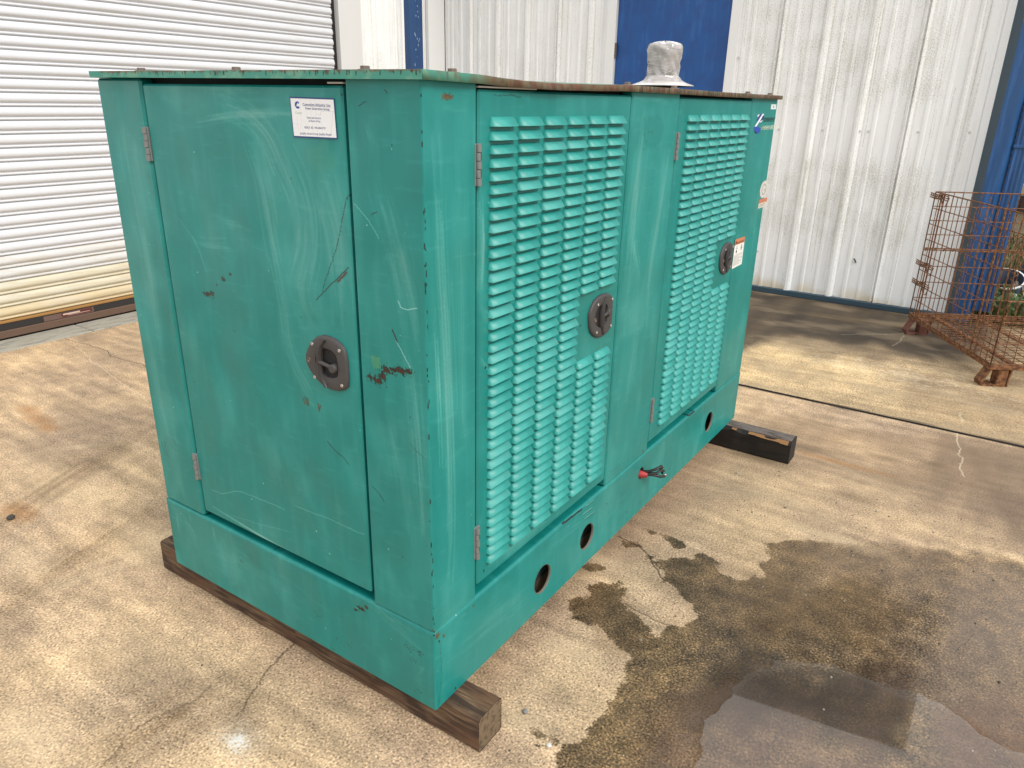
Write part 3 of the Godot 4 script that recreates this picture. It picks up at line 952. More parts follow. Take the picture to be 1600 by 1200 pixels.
	cloud(ye, Color(0.30, 0.18, 0.10), 0.2, 80, 0.45, 0.7, 0.8)
	setuv(2, 1, -3.5, 0.09, 4, 0.03)
	part("lower_angle", st, texmat(ye, 0.8), rd)
	st = mb()
	box(st, Vector3(WALLX - 0.02, 0.0, -3.5), Vector3(WALLX - 0.002, 0.0118, 0.47))
	part("gap", st, M.dark, rd)
	# small red and white sticker on the bottom bar
	var sk := Image.create_empty(128, 24, false, Image.FORMAT_RGBA8)
	sk.fill(Color(0.42, 0.33, 0.30))
	sk.fill_rect(Rect2i(44, 3, 80, 17), Color(0.36, 0.15, 0.13))
	sk.fill_rect(Rect2i(48, 6, 44, 6), Color(0.80, 0.72, 0.66))
	sk.fill_rect(Rect2i(60, 13, 58, 3), Color(0.70, 0.6, 0.55))
	st = mb()
	setuv(2, 1, -1.02, 0.056, -0.3, 0.036)
	box(st, Vector3(WALLX + 0.0025, 0.058, -1.32), Vector3(WALLX + 0.0035, 0.090, -1.02))
	part("sticker", st, texmat(sk, 0.6), rd)

	# blue steel door
	var dr := mb()
	var dim := Image.create_empty(512, 1024, false, Image.FORMAT_RGBA8)
	dim.fill(Color(0.05, 0.295, 0.555))
	cloud(dim, Color(0.20, 0.38, 0.63), 0.03, 84, 0.5, 0.9, 0.5, 1.0, 8.0)
	cloud(dim, Color(0.09, 0.25, 0.49), 0.012, 85, 0.4, 0.8, 0.5)
	cloud(dim, Color(0.25, 0.44, 0.68), 0.4, 86, 0.6, 0.9, 0.25)
	setuv(0, 1, -2.12, 0.0, 0.93, 2.2)
	box(dr, Vector3(-2.116, 0.02, WALLZ - 0.03), Vector3(-1.199, 2.15, WALLZ - 0.004), 0.003)
	var door := part("steel_door", dr, texmat(dim, 0.45), b)
	for y in [1.75, 1.05, 0.3]:
		st = mb()
		rod(st, Vector3(-2.112, y - 0.055, WALLZ + 0.012), Vector3(-2.112, y + 0.055, WALLZ + 0.012), 0.009, 8)
		box(st, Vector3(-2.128, y - 0.055, WALLZ + 0.004), Vector3(-2.112, y + 0.055, WALLZ + 0.008))
		for k in 4:
			box(st, Vector3(-2.1225, y - 0.034 + k * 0.022, WALLZ + 0.005), Vector3(-2.1015, y - 0.032 + k * 0.022, WALLZ + 0.0225))
		var hg := part("hinge", st, mat(lin(0.16, 0.12, 0.10), 0.6, 0.4), door)
	st = mb()
	box(st, Vector3(-2.20, 0.0, WALLZ - 0.04), Vector3(-2.119, 2.16, WALLZ + 0.03), 0.003)
	box(st, Vector3(-1.196, 0.0, WALLZ - 0.04), Vector3(-1.122, 2.16, WALLZ + 0.03), 0.003)
	box(st, Vector3(-2.20, 2.162, WALLZ - 0.04), Vector3(-1.122, 2.235, WALLZ + 0.03), 0.003)
	part("door_frame", st, M.white, b)

	# screws in rows
	st = mb()
	disc(st, Transform3D(), [V(0.0095, 0.0), V(0.0095, 0.0016), V(0.0055, 0.0025), V(0.0055, 0.006), V(0.0, 0.0065)], 8, false)
	var scm := commit(st, mat(lin(0.62, 0.61, 0.59), 0.45))
	for p in [V(-0.735,0.042), V(-0.532,0.042), V(-0.422,0.044), V(-0.233,0.054), V(-0.177,0.048), V(-0.124,0.056), V(0.077,0.059), V(0.184,0.062), V(-0.752,1.202), V(-0.448,1.209), V(-0.199,1.210), V(-0.146,1.211), V(0.161,1.219), V(0.457,1.226), V(-0.782,0.308), V(-1.109,1.686), V(-2.172,1.704)]:
		put("screw", scm, b, Vector3(p.x, p.y, WALLZ + (0.025 if absf(fposmod(p.x - 0.085 + RIB / 2, RIB) - RIB / 2) < 0.014 else 0.012 if absf(fposmod(p.x - 0.085 + RIB / 2, RIB) - RIB / 2) < 0.03 else 0.0)) - b.position)
	# a small tear in the sheet
	st = mb()
	tube(st, [Vector3(-0.088, 0.338, WALLZ + 0.002), Vector3(-0.078, 0.330, WALLZ + 0.006), Vector3(-0.070, 0.310, WALLZ + 0.003)], 0.004, 5)
	part("sheet_tear", st, M.dark, b)

	# blue corner flashing and the ribbed downspout at the outer corner
	st = mb()
	flat(st)
	quad(st, Vector3(0.552, 3.45, WALLZ + 0.002), Vector3(0.605, 3.45, WALLZ + 0.085), Vector3(0.605, 0.02, WALLZ + 0.085), Vector3(0.552, 0.02, WALLZ + 0.002))
	part("corner_flashing", st, M.bluegrey, b)
	var bim := Image.create_empty(256, 1024, false, Image.FORMAT_RGBA8)
	bim.fill(Color(0.13, 0.295, 0.475))
	cloud(bim, Color(0.24, 0.43, 0.68), 0.02, 87, 0.45, 0.9, 0.5, 1.0, 6.0)
	cloud(bim, Color(0.10, 0.25, 0.46), 0.02, 88, 0.5, 0.9, 0.5, 1.0, 3.0)
	cloud(bim, Color(0.33, 0.52, 0.74), 0.3, 89, 0.6, 0.9, 0.3)
	setuv(0, 1, 0.6, 0.0, 0.25, 2.6)
	var bm := texmat(bim, 0.38)
	st = mb()
	st.set_smooth_group(4)
	var dent := FastNoiseLite.new()
	dent.frequency = 4.0
	for j in 60:
		var ya := 0.02 + j * 0.0575
		var yb := ya + 0.0575
		var fx := [0.605, 0.63, 0.655, 0.680]
		for k in 3:
			var qq := []
			for e in [[k, yb], [k + 1, yb], [k + 1, ya], [k, ya]]:
				var xx: float = fx[e[0]]
				var dz := -0.010 * exp(-pow((e[1] - 0.80) / 0.05, 2.0)) * smoothstep(0.63, 0.68, xx)
				qq.append(Vector3(xx, e[1], WALLZ + 0.0852 + dz))
			quad(st, qq[0], qq[1], qq[2], qq[3])
	st.set_smooth_group(5)
	for j in 60:
		var ya := 0.02 + j * 0.0575
		var yb := ya + 0.0575
		var wob := func(y: float) -> float: return dent.get_noise_1d(y * 3.0) * 0.006 * smoothstep(1.05, 0.9, y)
		quad(st, Vector3(0.680 + wob.call(yb), yb, WALLZ + 0.0852), Vector3(0.712, yb, WALLZ + 0.045), Vector3(0.712, ya, WALLZ + 0.045), Vector3(0.680 + wob.call(ya), ya, WALLZ + 0.0852))
	part("corner_flashing", st, bm, b)
	st = mb()
	flat(st)
	var pp := []
	for k in 9:
		pp.append(Vector3(0.716 + 0.0125 * k, 0, WALLZ + (0.055 if k % 2 == 0 else 0.062)))
	for k in 8:
		quad(st, pp[k] + Vector3(0, 3.4, 0), pp[k + 1] + Vector3(0, 3.4, 0), pp[k + 1] + Vector3(0, 0.10, 0), pp[k] + Vector3(0, 0.10, 0))
	quad(st, pp[8] + Vector3(0, 3.4, 0), Vector3(0.816, 3.4, WALLZ - 0.02), Vector3(0.816, 0.10, WALLZ - 0.02), pp[8] + Vector3(0, 0.10, 0))
	quad(st, Vector3(0.716, 3.4, WALLZ - 0.02), pp[0] + Vector3(0, 3.4, 0), pp[0] + Vector3(0, 0.10, 0), Vector3(0.716, 0.10, WALLZ - 0.02))
	var ds := part("downspout", st, bm, b)
	st = mb()
	box(st, Vector3(0.712, 1.145, WALLZ - 0.01), Vector3(0.820, 1.165, WALLZ + 0.066), 0.003)
	part("strap", st, bm, ds)
	# the narrower downspout beside the inner corner, its paint flaking
	var fim := Image.create_empty(128, 1024, false, Image.FORMAT_RGBA8)
	fim.fill(Color(0.11, 0.27, 0.45))
	cloud(fim, Color(0.10, 0.24, 0.42), 0.02, 95, 0.4, 0.8, 0.6, 1.0, 8.0)
	for k in 60:
		patch(fim, V(64 + rng.randfn(0, 16), rng.randf_range(0, 700)), rng.randf_range(1.0, 2.6), rng.randf_range(1.5, 6.0), Color(0.88, 0.9, 0.92), 0.9, 200 + k, 0.3, 0.8)
	setuv(2, 1, -4.49, 0.0, 0.165, 2.6)
	st = mb()
	box(st, Vector3(WALLX + 0.004, 0.1, -4.49), Vector3(WALLX + 0.082, 4.2, -4.325), 0.006)
	part("downspout", st, texmat(fim, 0.45), b)

# ---------------------------------------------------------------- timber blocks
func timber(x0: float, x1: float, zc: float, wz: float, h: float, s: int, chip := 0.0) -> SurfaceTool:
	var st := mb()
	var n := FastNoiseLite.new()
	n.seed = s
	n.frequency = 6.0
	var rings := []
	var k := 40
	var y0 := 0.0005
	for i in k + 1:
		var x := lerpf(x0, x1, float(i) / k)
		var e := func(j: int) -> float: return n.get_noise_2d(x, j * 3.7) * 0.004
		var c := 0.006 + absf(e.call(9)) * 1.6
		var cf := c + chip * smoothstep(0.2, 0.6, n.get_noise_2d(x * 1.3, 77.0) + 0.25 + float(i) / k * 0.4)
		var hz := wz / 2
		rings.append([Vector3(x, y0 + 0.004, zc + hz + e.call(1)), Vector3(x, h - cf * 0.7 + e.call(2) * 0.3, zc + hz + e.call(3)), Vector3(x, h, zc + hz - cf + e.call(3)), Vector3(x, h, zc - hz + c), Vector3(x, h - c, zc - hz + e.call(5)), Vector3(x, y0 + 0.004, zc - hz + e.call(6)), Vector3(x, y0, zc - hz + 0.005), Vector3(x, y0, zc + hz - 0.005)])
	flat(st)
	for i in k:
		for j in 8:
			var j2 := (j + 1) % 8
			quad(st, rings[i][j], rings[i][j2], rings[i + 1][j2], rings[i + 1][j])
	return st

func timber_end(x: float, zc: float, wz: float, h: float, right: bool) -> SurfaceTool:
	var st := mb()
	flat(st)
	var hz := wz / 2 - 0.001
	var o := [V(hz, 0.004), V(hz, h - 0.008), V(hz - 0.007, h - 0.001), V(-hz + 0.007, h - 0.001), V(-hz, h - 0.008), V(-hz, 0.004)]
	for i in range(1, 5):
		var a := Vector3(x, o[0].y, zc + o[0].x)
		var p := Vector3(x, o[i].y, zc + o[i].x)
		var q := Vector3(x, o[i + 1].y, zc + o[i + 1].x)
		if right:
			tri(st, a, p, q)
		else:
			tri(st, a, q, p)
	return st

func wood_image(c: Color, dark: Color, light: Color, s: int) -> Image:
	var im := Image.create_empty(1024, 256, false, Image.FORMAT_RGBA8)
	im.fill(c)
	cloud(im, dark, 0.06, s, 0.45, 0.75, 0.75, 12.0, 1.0)
	cloud(im, light, 0.10, s + 1, 0.55, 0.85, 0.55, 16.0, 1.0)
	cloud(im, dark, 0.012, s + 2, 0.5, 0.85, 0.7, 2.0, 1.0)
	cloud(im, dark, 0.3, s + 3, 0.55, 0.8, 0.5, 20.0, 1.0)
	for k in 50:
		var x := rng.randf() * 900
		var y := rng.randf() * 255
		hair(im, [V(x, y), V(x + rng.randf_range(40, 260), y + rng.randf_range(-3, 3))], dark.darkened(0.5), 0.6, 0.15, 0.15)
	return im

func blocks() -> void:
	var im := wood_image(Color(0.39, 0.295, 0.21), Color(0.18, 0.125, 0.09), Color(0.56, 0.47, 0.37), 101)
	cloud(im, Color(0.36, 0.23, 0.15), 0.01, 107, 0.5, 0.8, 0.35, 3.0, 1.0)
	var m := texmat(im, 0.85, 0.0, true)
	m.uv1_triplanar = true
	m.uv1_scale = Vector3(1.0, 3.6, 3.6)
	var lap := Image.create_empty(256, 256, false, Image.FORMAT_RGBA8)
	lap.fill(Color(0.44, 0.37, 0.28))
	for k in 26:
		var pts := []
		for a in 30:
			var an := TAU * a / 29.0
			pts.append(V(60 + cos(an) * k * 9.5, 330 + sin(an) * k * 9.5))
		hair(lap, pts, Color(0.22, 0.17, 0.12), 0.5, 0.3)
	cloud(lap, Color(0.20, 0.15, 0.11), 0.02, 111, 0.5, 0.85, 0.5)
	var e := texmat(lap, 0.85)
	var rows := [[-1.105, 0.094, -0.076, 0.086, "weathered brown timber block under the near end of the green generator", 1, 0.0], [-1.08, 0.274, -1.946, 0.092, "nearly black timber block under the generator's far end, orange chips along its edge", 5, 0.012]]
	for r in rows:
		var at := Vector3((r[0] + r[1]) / 2, 0, r[2])
		var t := base("timber_block", at)
		tag(t, r[4], "timber", "timber blocks under the generator")
		var mm: Material = m
		var em: Material = e
		if r[5] == 5:
			var di := wood_image(Color(0.13, 0.095, 0.07), Color(0.055, 0.04, 0.032), Color(0.20, 0.145, 0.105), 121)
			mm = texmat(di, 0.7, 0.0, true)
			mm.uv1_triplanar = true
			mm.uv1_scale = Vector3(1.0, 3.6, 3.6)
			em = mat(lin(0.013, 0.010, 0.008), 0.75)
		um = [0, 1, r[0], -0.2, 1.0, 0.31]
		part("beam", timber(r[0], r[1], r[2], r[3], BH - 0.001, r[5], r[6]), mm, t)
		setuv(2, 1, r[2] - 0.05, 0.0, 0.1, 0.1)
		part("end_grain", timber_end(r[1], r[2], r[3], BH - 0.001, true), em, t)
		part("end_grain", timber_end(r[0], r[2], r[3], BH - 0.001, false), em, t)
		if r[5] == 5:
			# the bleached top face and the fresh chips where its arris broke away
			var gi := wood_image(Color(0.42, 0.38, 0.36), Color(0.26, 0.23, 0.21), Color(0.56, 0.52, 0.48), 131)
			setuv(0, 2, r[0], -2.0, 0.6, 0.1)
			var st := mb()
			box(st, Vector3(-0.95, BH - 0.004, r[2] - 0.036), Vector3(0.270, BH + 0.0012, r[2] + 0.030), 0.001)
			part("top_face", st, texmat(gi, 0.9, 0.0, true), t)
			var om := mat(lin(0.26, 0.125, 0.045), 0.8)
			for c in [[0.10, 0.262, 0.013], [0.03, 0.05, 0.005]]:
				st = mb()
				flat(st)
				var n := 10
				for i in n:
					var xa := lerpf(c[0], c[1], float(i) / n)
					var xb := lerpf(c[0], c[1], float(i + 1) / n)
					var ha = c[2] * (0.45 + 0.55 * float(i) / n) * rng.randf_range(0.8, 1.1)
					quad(st, Vector3(xa, BH - 0.0005, r[2] + 0.034), Vector3(xb, BH - 0.0005, r[2] + 0.034), Vector3(xb, BH - ha, r[2] + 0.0505), Vector3(xa, BH - ha, r[2] + 0.0505))
				part("chip", st, om, t)

# ---------------------------------------------------------------- generator
const ES := 800.0
const LS := 720.0
func ep(pts: Array) -> Array:
	var o := []
	for p in pts:
		o.append(V((p.x + 1.0) * ES, (1.42 - p.y) * ES))
	return o

func lp(pts: Array) -> Array:
	var o := []
	for p in pts:
		o.append(V((p.x + 2.04) * LS, (1.42 - p.y) * LS))
	return o

func wipe(im: Image, raw: Array, r: float, c: Color, a: float, n := 26) -> void:
	# a streaky wiped smear: many faint strokes side by side, each a little apart in length
	var cv := Curve2D.new()
	for i in raw.size():
		var d: Vector2 = (raw[mini(i + 1, raw.size() - 1)] - raw[maxi(i - 1, 0)]) * 0.2
		cv.add_point(raw[i], -d, d)
	var len := cv.get_baked_length()
	for k in n:
		var o := rng.randfn(0, 0.5) * r
		var t0 := rng.randf_range(0.0, 0.45) * len
		var t1 := rng.randf_range(0.5, 1.0) * len
		var q := []
		var m := maxi(3, int((t1 - t0) / 14.0))
		var drift := rng.randf_range(-0.4, 0.4) * r
		for i in m + 1:
			var t := lerpf(t0, t1, float(i) / m)
			var p := cv.sample_baked(t)
			var d := (cv.sample_baked(minf(t + 2.0, len)) - cv.sample_baked(maxf(t - 2.0, 0.0))).normalized()
			q.append(p + d.orthogonal() * (o + drift * i / m))
		stroke(im, q, rng.randf_range(1.2, maxf(2.2, r * 0.25)), c, a * rng.randf_range(0.15, 0.8), 0.5, 0.7)

func area(im: Image, pts: Array, c: Color, a: float, edge: float, s: int) -> void:
	# a broad area with a soft, streaked edge
	var pv := PackedVector2Array(pts)
	var w := im.get_width() / 4
	var h := im.get_height() / 4
	var n := noise_img(w, h / 5, 0.05, s, 3)
	n.resize(w, h, Image.INTERPOLATE_CUBIC)
	var nd := n.get_data()
	var o := PackedByteArray()
	o.resize(w * h * 4)
	for y in h:
		for x in w:
			var k := nd[y * w + x] / 255.0
			var d := away(pv, V(x * 4.0, y * 4.0)) + (k - 0.5) * edge * 1.5
			var j := (y * w + x) * 4
			o[j] = int(c.r * 255); o[j + 1] = int(c.g * 255); o[j + 2] = int(c.b * 255)
			o[j + 3] = int(255.0 * minf(1.0, a * (0.55 + 0.6 * k)) * smoothstep(edge * 0.5, -edge * 0.5, d))
	var ov := Image.create_from_data(w, h, false, Image.FORMAT_RGBA8, o)
	ov.resize(im.get_width(), im.get_height(), Image.INTERPOLATE_CUBIC)
	im.blend_rect(ov, Rect2i(0, 0, ov.get_width(), ov.get_height()), Vector2i.ZERO)

func rust_chip(im: Image, at: Vector2, rx: float, ry: float, s: int) -> void:
	patch(im, at, rx * 1.12, ry * 1.15, INK, 0.95, s, 0.16, 1.1)
	patch(im, at, rx * 0.85, ry * 0.8, Color(0.30, 0.14, 0.09), 0.95, s, 0.16, 1.1, Color(0.13, 0.08, 0.065))
	for k in int(rx * 1.2):
		var p := at + V(rng.randfn(0, rx * 0.9), rng.randfn(0, ry * 1.1))
		patch(im, p, rng.randf_range(0.6, 1.4), rng.randf_range(0.6, 1.4), INK, 0.9, s + k, 0.3, 0.3)

func paint_common(im: Image, s: int) -> void:
	cloud(im, CHALK, 0.006, s, 0.50, 0.95, 0.24, 1.0, 1.6)
	cloud(im, TEAL.darkened(0.10), 0.007, s + 1, 0.5, 0.9, 0.3)
	cloud(im, CHALK, 0.03, s + 2, 0.5, 0.85, 0.10, 1.0, 7.0)
	cloud(im, CHALK, 0.06, s + 3, 0.62, 0.9, 0.14, 5.0, 1.0)
	cloud(im, TEAL.darkened(0.3), 0.3, s + 4, 0.68, 0.95, 0.10)

func end_paint() -> Image:
	var im := Image.create_empty(832, 1072, false, Image.FORMAT_RGBA8)
	im.fill(TEAL)
	paint_common(im, 301)
	area(im, ep([V(-0.445,1.318), V(-0.324,1.327), V(-0.171,1.273), V(-0.162,1.168), V(-0.167,0.886), V(-0.214,0.766), V(-0.302,0.736), V(-0.339,0.793), V(-0.375,0.871), V(-0.410,0.948), V(-0.386,1.032), V(-0.415,1.145), V(-0.438,1.241)]), CHALK, 0.24, 40, 311)
	area(im, ep([V(-0.687,1.119), V(-0.551,1.125), V(-0.413,1.094), V(-0.421,1.041), V(-0.614,1.030), V(-0.701,1.062)]), CHALK, 0.16, 40, 312)
	area(im, ep([V(-0.763,1.380), V(-0.186,1.380), V(-0.191,1.320), V(-0.414,1.330), V(-0.578,1.308), V(-0.706,1.330)]), CHALK, 0.14, 30, 313)
	area(im, ep([V(-0.944,1.283), V(-0.813,1.288), V(-0.862,0.601), V(-0.843,0.325), V(-0.954,0.328), V(-0.959,0.823)]), CHALK, 0.22, 40, 314)
	area(im, ep([V(-0.162,1.087), V(-0.014,1.128), V(-0.008,0.818), V(-0.109,0.898), V(-0.156,0.940)]), CHALK, 0.17, 40, 315)
	area(im, ep([V(-0.081,0.800), V(-0.001,0.921), V(-0.004,0.322), V(-0.064,0.425)]), CHALK, 0.17, 40, 316)
	area(im, ep([V(-0.959,0.306), V(-0.682,0.305), V(-0.552,0.162), V(-0.916,0.134)]), CHALK, 0.16, 40, 317)
	# broad wiped arcs down the door
	wipe(im, ep([V(-0.622,1.307), V(-0.414,1.330), V(-0.191,1.325)]), 14, CHALK, 0.16, 30)
	wipe(im, ep([V(-0.547,1.357), V(-0.417,1.313), V(-0.355,1.234), V(-0.312,1.142)]), 22, CHALK, 0.13, 34)
	wipe(im, ep([V(-0.458,1.300), V(-0.423,1.218), V(-0.409,1.120), V(-0.398,1.031), V(-0.400,0.963)]), 22, CHALK, 0.14, 40)
	wipe(im, ep([V(-0.350,1.270), V(-0.306,1.191), V(-0.299,1.094), V(-0.331,0.988), V(-0.283,0.916)]), 30, CHALK, 0.14, 40)
	wipe(im, ep([V(-0.251,1.218), V(-0.226,1.127), V(-0.217,1.031), V(-0.218,0.929)]), 30, CHALK, 0.12, 40)
	wipe(im, ep([V(-0.415,1.081), V(-0.392,0.965), V(-0.385,0.869), V(-0.345,0.792), V(-0.301,0.744)]), 14, CHALK, 0.16, 22)
	wipe(im, ep([V(-0.596,1.121), V(-0.554,1.112), V(-0.490,1.112)]), 7, CHALK, 0.18, 12)
	wipe(im, ep([V(-0.678,1.057), V(-0.609,1.058), V(-0.541,1.066)]), 9, CHALK, 0.18, 14)
	wipe(im, ep([V(-0.779,1.139), V(-0.676,1.064), V(-0.623,0.986)]), 8, CHALK, 0.10, 12)
	wipe(im, ep([V(-0.739,1.380), V(-0.545,1.369), V(-0.353,1.373), V(-0.202,1.372)]), 9, CHALK, 0.10, 16)
	wipe(im, ep([V(-0.890,1.285), V(-0.879,1.101), V(-0.871,0.887), V(-0.859,0.673)]), 22, CHALK, 0.13, 30)
	wipe(im, ep([V(-0.914,0.831), V(-0.913,0.624), V(-0.896,0.406)]), 14, CHALK, 0.13, 18)
	wipe(im, ep([V(-0.895,1.352), V(-0.907,1.143)]), 16, CHALK, 0.10, 16)
	wipe(im, ep([V(-0.105,1.228), V(-0.066,1.122), V(-0.040,1.022), V(-0.029,0.915)]), 26, CHALK, 0.13, 36)
	wipe(im, ep([V(-0.143,1.332), V(-0.103,1.260)]), 16, CHALK, 0.09, 16)
	wipe(im, ep([V(-0.043,0.937), V(-0.027,0.733), V(-0.017,0.521)]), 16, CHALK, 0.16, 26)
	wipe(im, ep([V(-0.115,0.791), V(-0.081,0.632), V(-0.061,0.489)]), 20, CHALK, 0.09, 20)
	wipe(im, ep([V(-0.911,0.282), V(-0.862,0.238), V(-0.845,0.183)]), 14, CHALK, 0.18, 16)
	wipe(im, ep([V(-0.497,0.817), V(-0.459,0.641), V(-0.395,0.463), V(-0.299,0.362)]), 60, CHALK, 0.05, 30)
	wipe(im, ep([V(-0.872,0.193), V(-0.645,0.222), V(-0.403,0.209)]), 18, CHALK, 0.09, 20)
	wipe(im, ep([V(-0.222,0.307), V(-0.144,0.290), V(-0.034,0.257)]), 22, CHALK, 0.10, 22)
	wipe(im, ep([V(-0.752,0.357), V(-0.526,0.335), V(-0.345,0.325), V(-0.192,0.312)]), 4, CHALK, 0.45, 16)
	# darker clean triangle at the latch and under the sticker
	for q in [[V(-0.245,1.272), 40, 26], [V(-0.299,0.940), 20, 12]]:
		blot(im, ep([q[0]])[0], q[1], q[2], TEAL.darkened(0.06), 0.3)
	patch(im, ep([V(-0.246,1.258)])[0], 34, 26, Color(0.30, 0.56, 0.46), 0.25, 3, 0.03, 0.5)
	patch(im, ep([V(-0.131,0.886)])[0], 12, 12, Color(0.45, 0.58, 0.36), 0.45, 4, 0.06, 0.5)
	# rusted chips
	for q in [[V(-0.649,0.939), 9, 3.5, 21], [V(-0.630,0.944), 5, 4.0, 22], [V(-0.583,0.983), 5, 3.5, 24], [V(-0.556,0.998), 2.5, 2.5, 25], [V(-0.609,0.966), 1.5, 1.2, 26], [V(-0.147,0.852), 7, 4.0, 27], [V(-0.129,0.850), 9, 6.0, 28], [V(-0.115,0.861), 7, 7.0, 29], [V(-0.104,0.877), 11, 5.0, 30], [V(-0.089,0.879), 5, 3.0, 31], [V(-0.068,0.883), 12, 5.0, 32], [V(-0.048,0.886), 6, 3.5, 33], [V(-0.216,0.275), 8, 3.5, 42], [V(-0.199,0.286), 4, 3.0, 43], [V(-0.233,0.263), 4, 2.0, 44]]:
		rust_chip(im, ep([q[0]])[0], q[1], q[2], q[3])
	# scrapes that show bare dark metal
	for q in [[V(-0.353,0.757), V(-0.348,0.744)], [V(-0.346,0.762), V(-0.341,0.743)], [V(-0.307,0.757), V(-0.305,0.738)], [V(-0.338,0.761), V(-0.338,0.743)], [V(-0.300,0.753), V(-0.307,0.742)]]:
		stroke(im, ep(q), 1.6, Color(0.33, 0.22, 0.14), 0.9, 0.8)
	hair(im, ep([V(-0.288,0.983), V(-0.255,1.010), V(-0.217,1.037), V(-0.188,1.060)]), INK, 0.9, 0.4)
	stroke(im, ep([V(-0.224,1.030), V(-0.197,1.052)]), 2.0, Color(0.30, 0.24, 0.22), 0.8, 0.6)
	hair(im, ep([V(-0.268,1.004), V(-0.242,1.052), V(-0.210,1.111), V(-0.188,1.177), V(-0.172,1.207)]), INK, 0.75, 0.4, 0.25)
	hair(im, ep([V(-0.287,0.673), V(-0.267,0.659), V(-0.243,0.650), V(-0.225,0.636)]), INK, 0.85, 0.3)
	hair(im, ep([V(-0.085,0.960), V(-0.075,0.939), V(-0.064,0.923), V(-0.045,0.892)]), Color(0.66, 0.80, 0.76), 0.8, 0.2)
	stroke(im, ep([V(-0.085,0.960), V(-0.073,0.937)]), 1.8, INK, 0.85, 0.5)
	hair(im, ep([V(-0.158,0.607), V(-0.141,0.595), V(-0.127,0.580)]), INK, 0.8, 0.3)
	hair(im, ep([V(-0.050,0.735), V(-0.032,0.724), V(-0.015,0.714)]), Color(0.10, 0.32, 0.29), 0.7, 0.3)
	hair(im, ep([V(-0.166,1.181), V(-0.133,1.154), V(-0.109,1.123)]), Color(0.62, 0.78, 0.74), 0.55, 0.2)
	hair(im, ep([V(-0.068,1.017), V(-0.062,1.006), V(-0.047,1.004), V(-0.022,1.011)]), Color(0.70, 0.84, 0.80), 0.8, 0.2)
	hair(im, ep([V(-0.742,0.407), V(-0.702,0.408), V(-0.646,0.434), V(-0.607,0.443), V(-0.509,0.449), V(-0.452,0.452)]), Color(0.55, 0.74, 0.69), 0.6, 0.3)
	hair(im, ep([V(-0.415,0.473), V(-0.372,0.471), V(-0.288,0.476), V(-0.190,0.478)]), Color(0.55, 0.74, 0.69), 0.55, 0.3)
	hair(im, ep([V(-0.673,0.356), V(-0.570,0.369), V(-0.448,0.392)]), Color(0.50, 0.70, 0.65), 0.45, 0.3)
	hair(im, ep([V(-0.676,1.064), V(-0.655,1.031), V(-0.641,0.990)]), Color(0.55, 0.74, 0.69), 0.5, 0.3)
	for k in 60:
		patch(im, V(rng.randf() * 832, 40 + rng.randf() * 1000), rng.randf_range(0.6, 1.5), rng.randf_range(0.6, 1.6), INK if rng.randf() < 0.6 else Color(0.75, 0.88, 0.84), 0.85, 400 + k, 0.3, 0.3)
	for q in [V(-0.614,0.254), V(-0.661,0.206), V(-0.650,0.224), V(-0.071,0.229), V(-0.044,0.235), V(-0.057,0.210), V(-0.033,0.231), V(-0.079,0.238), V(-0.298,0.144), V(-0.266,0.145), V(-0.323,0.109), V(-0.047,0.126), V(-0.360,0.187)]:
		var b: Vector2 = ep([q])[0]
		for k in 7:
			patch(im, b + V(rng.randfn(0, 6), rng.randfn(0, 3.5)), 1.2, 1.0, INK, 0.8, 500 + k, 0.3, 0.4)
	for q in [[V(-0.943,0.487), V(-0.935,0.448)], [V(-0.927,0.492), V(-0.921,0.446)], [V(-0.884,0.513), V(-0.871,0.495)]]:
		hair(im, ep(q), INK, 0.75, 0.3, 0.2)
	for q in [[V(-0.142,1.347), V(-0.124,1.355)], [V(-0.082,1.373), V(-0.073,1.367)], [V(-0.124,1.166), V(-0.109,1.171)]]:
		hair(im, ep(q), INK, 0.7, 0.2)
	# paint worn off along the corner, rust at the seams
	for k in 22:
		var y := rng.randf_range(0.3, 1.38)
		patch(im, ep([V(-0.003, y)])[0], 1.2, rng.randf_range(1.5, 6.0), INK, 0.8, 600 + k, 0.25, 0.6)
	for q in [[V(-0.000,0.313), 6, 4], [V(0.003,0.298), 3, 5], [V(-0.166,0.308), 3, 2.5], [V(-0.779,0.332), 3, 2.5]]:
		patch(im, ep([q[0]])[0], q[1], q[2], Color(0.28, 0.15, 0.08), 0.85, 9, 0.2, 0.8, Color(0.5, 0.33, 0.18))
	hair(im, ep([V(0.006,0.293), V(0.008,0.226), V(0.006,0.110)]), Color(0.30, 0.20, 0.14), 0.6, 0.4, 0.3)
	# light scuffs on the skirt
	for q in [[V(-0.858,0.320), V(-0.862,0.238)], [V(-0.761,0.315), V(-0.759,0.257), V(-0.753,0.219)], [V(-0.729,0.272), V(-0.713,0.254)], [V(-0.035,0.204), V(-0.040,0.173)], [V(-0.539,0.412), V(-0.561,0.350), V(-0.554,0.315)], [V(-0.927,0.276), V(-0.926,0.194)]]:
		wipe(im, ep(q), 4, Color(0.62, 0.76, 0.72), 0.2, 6)
	return im

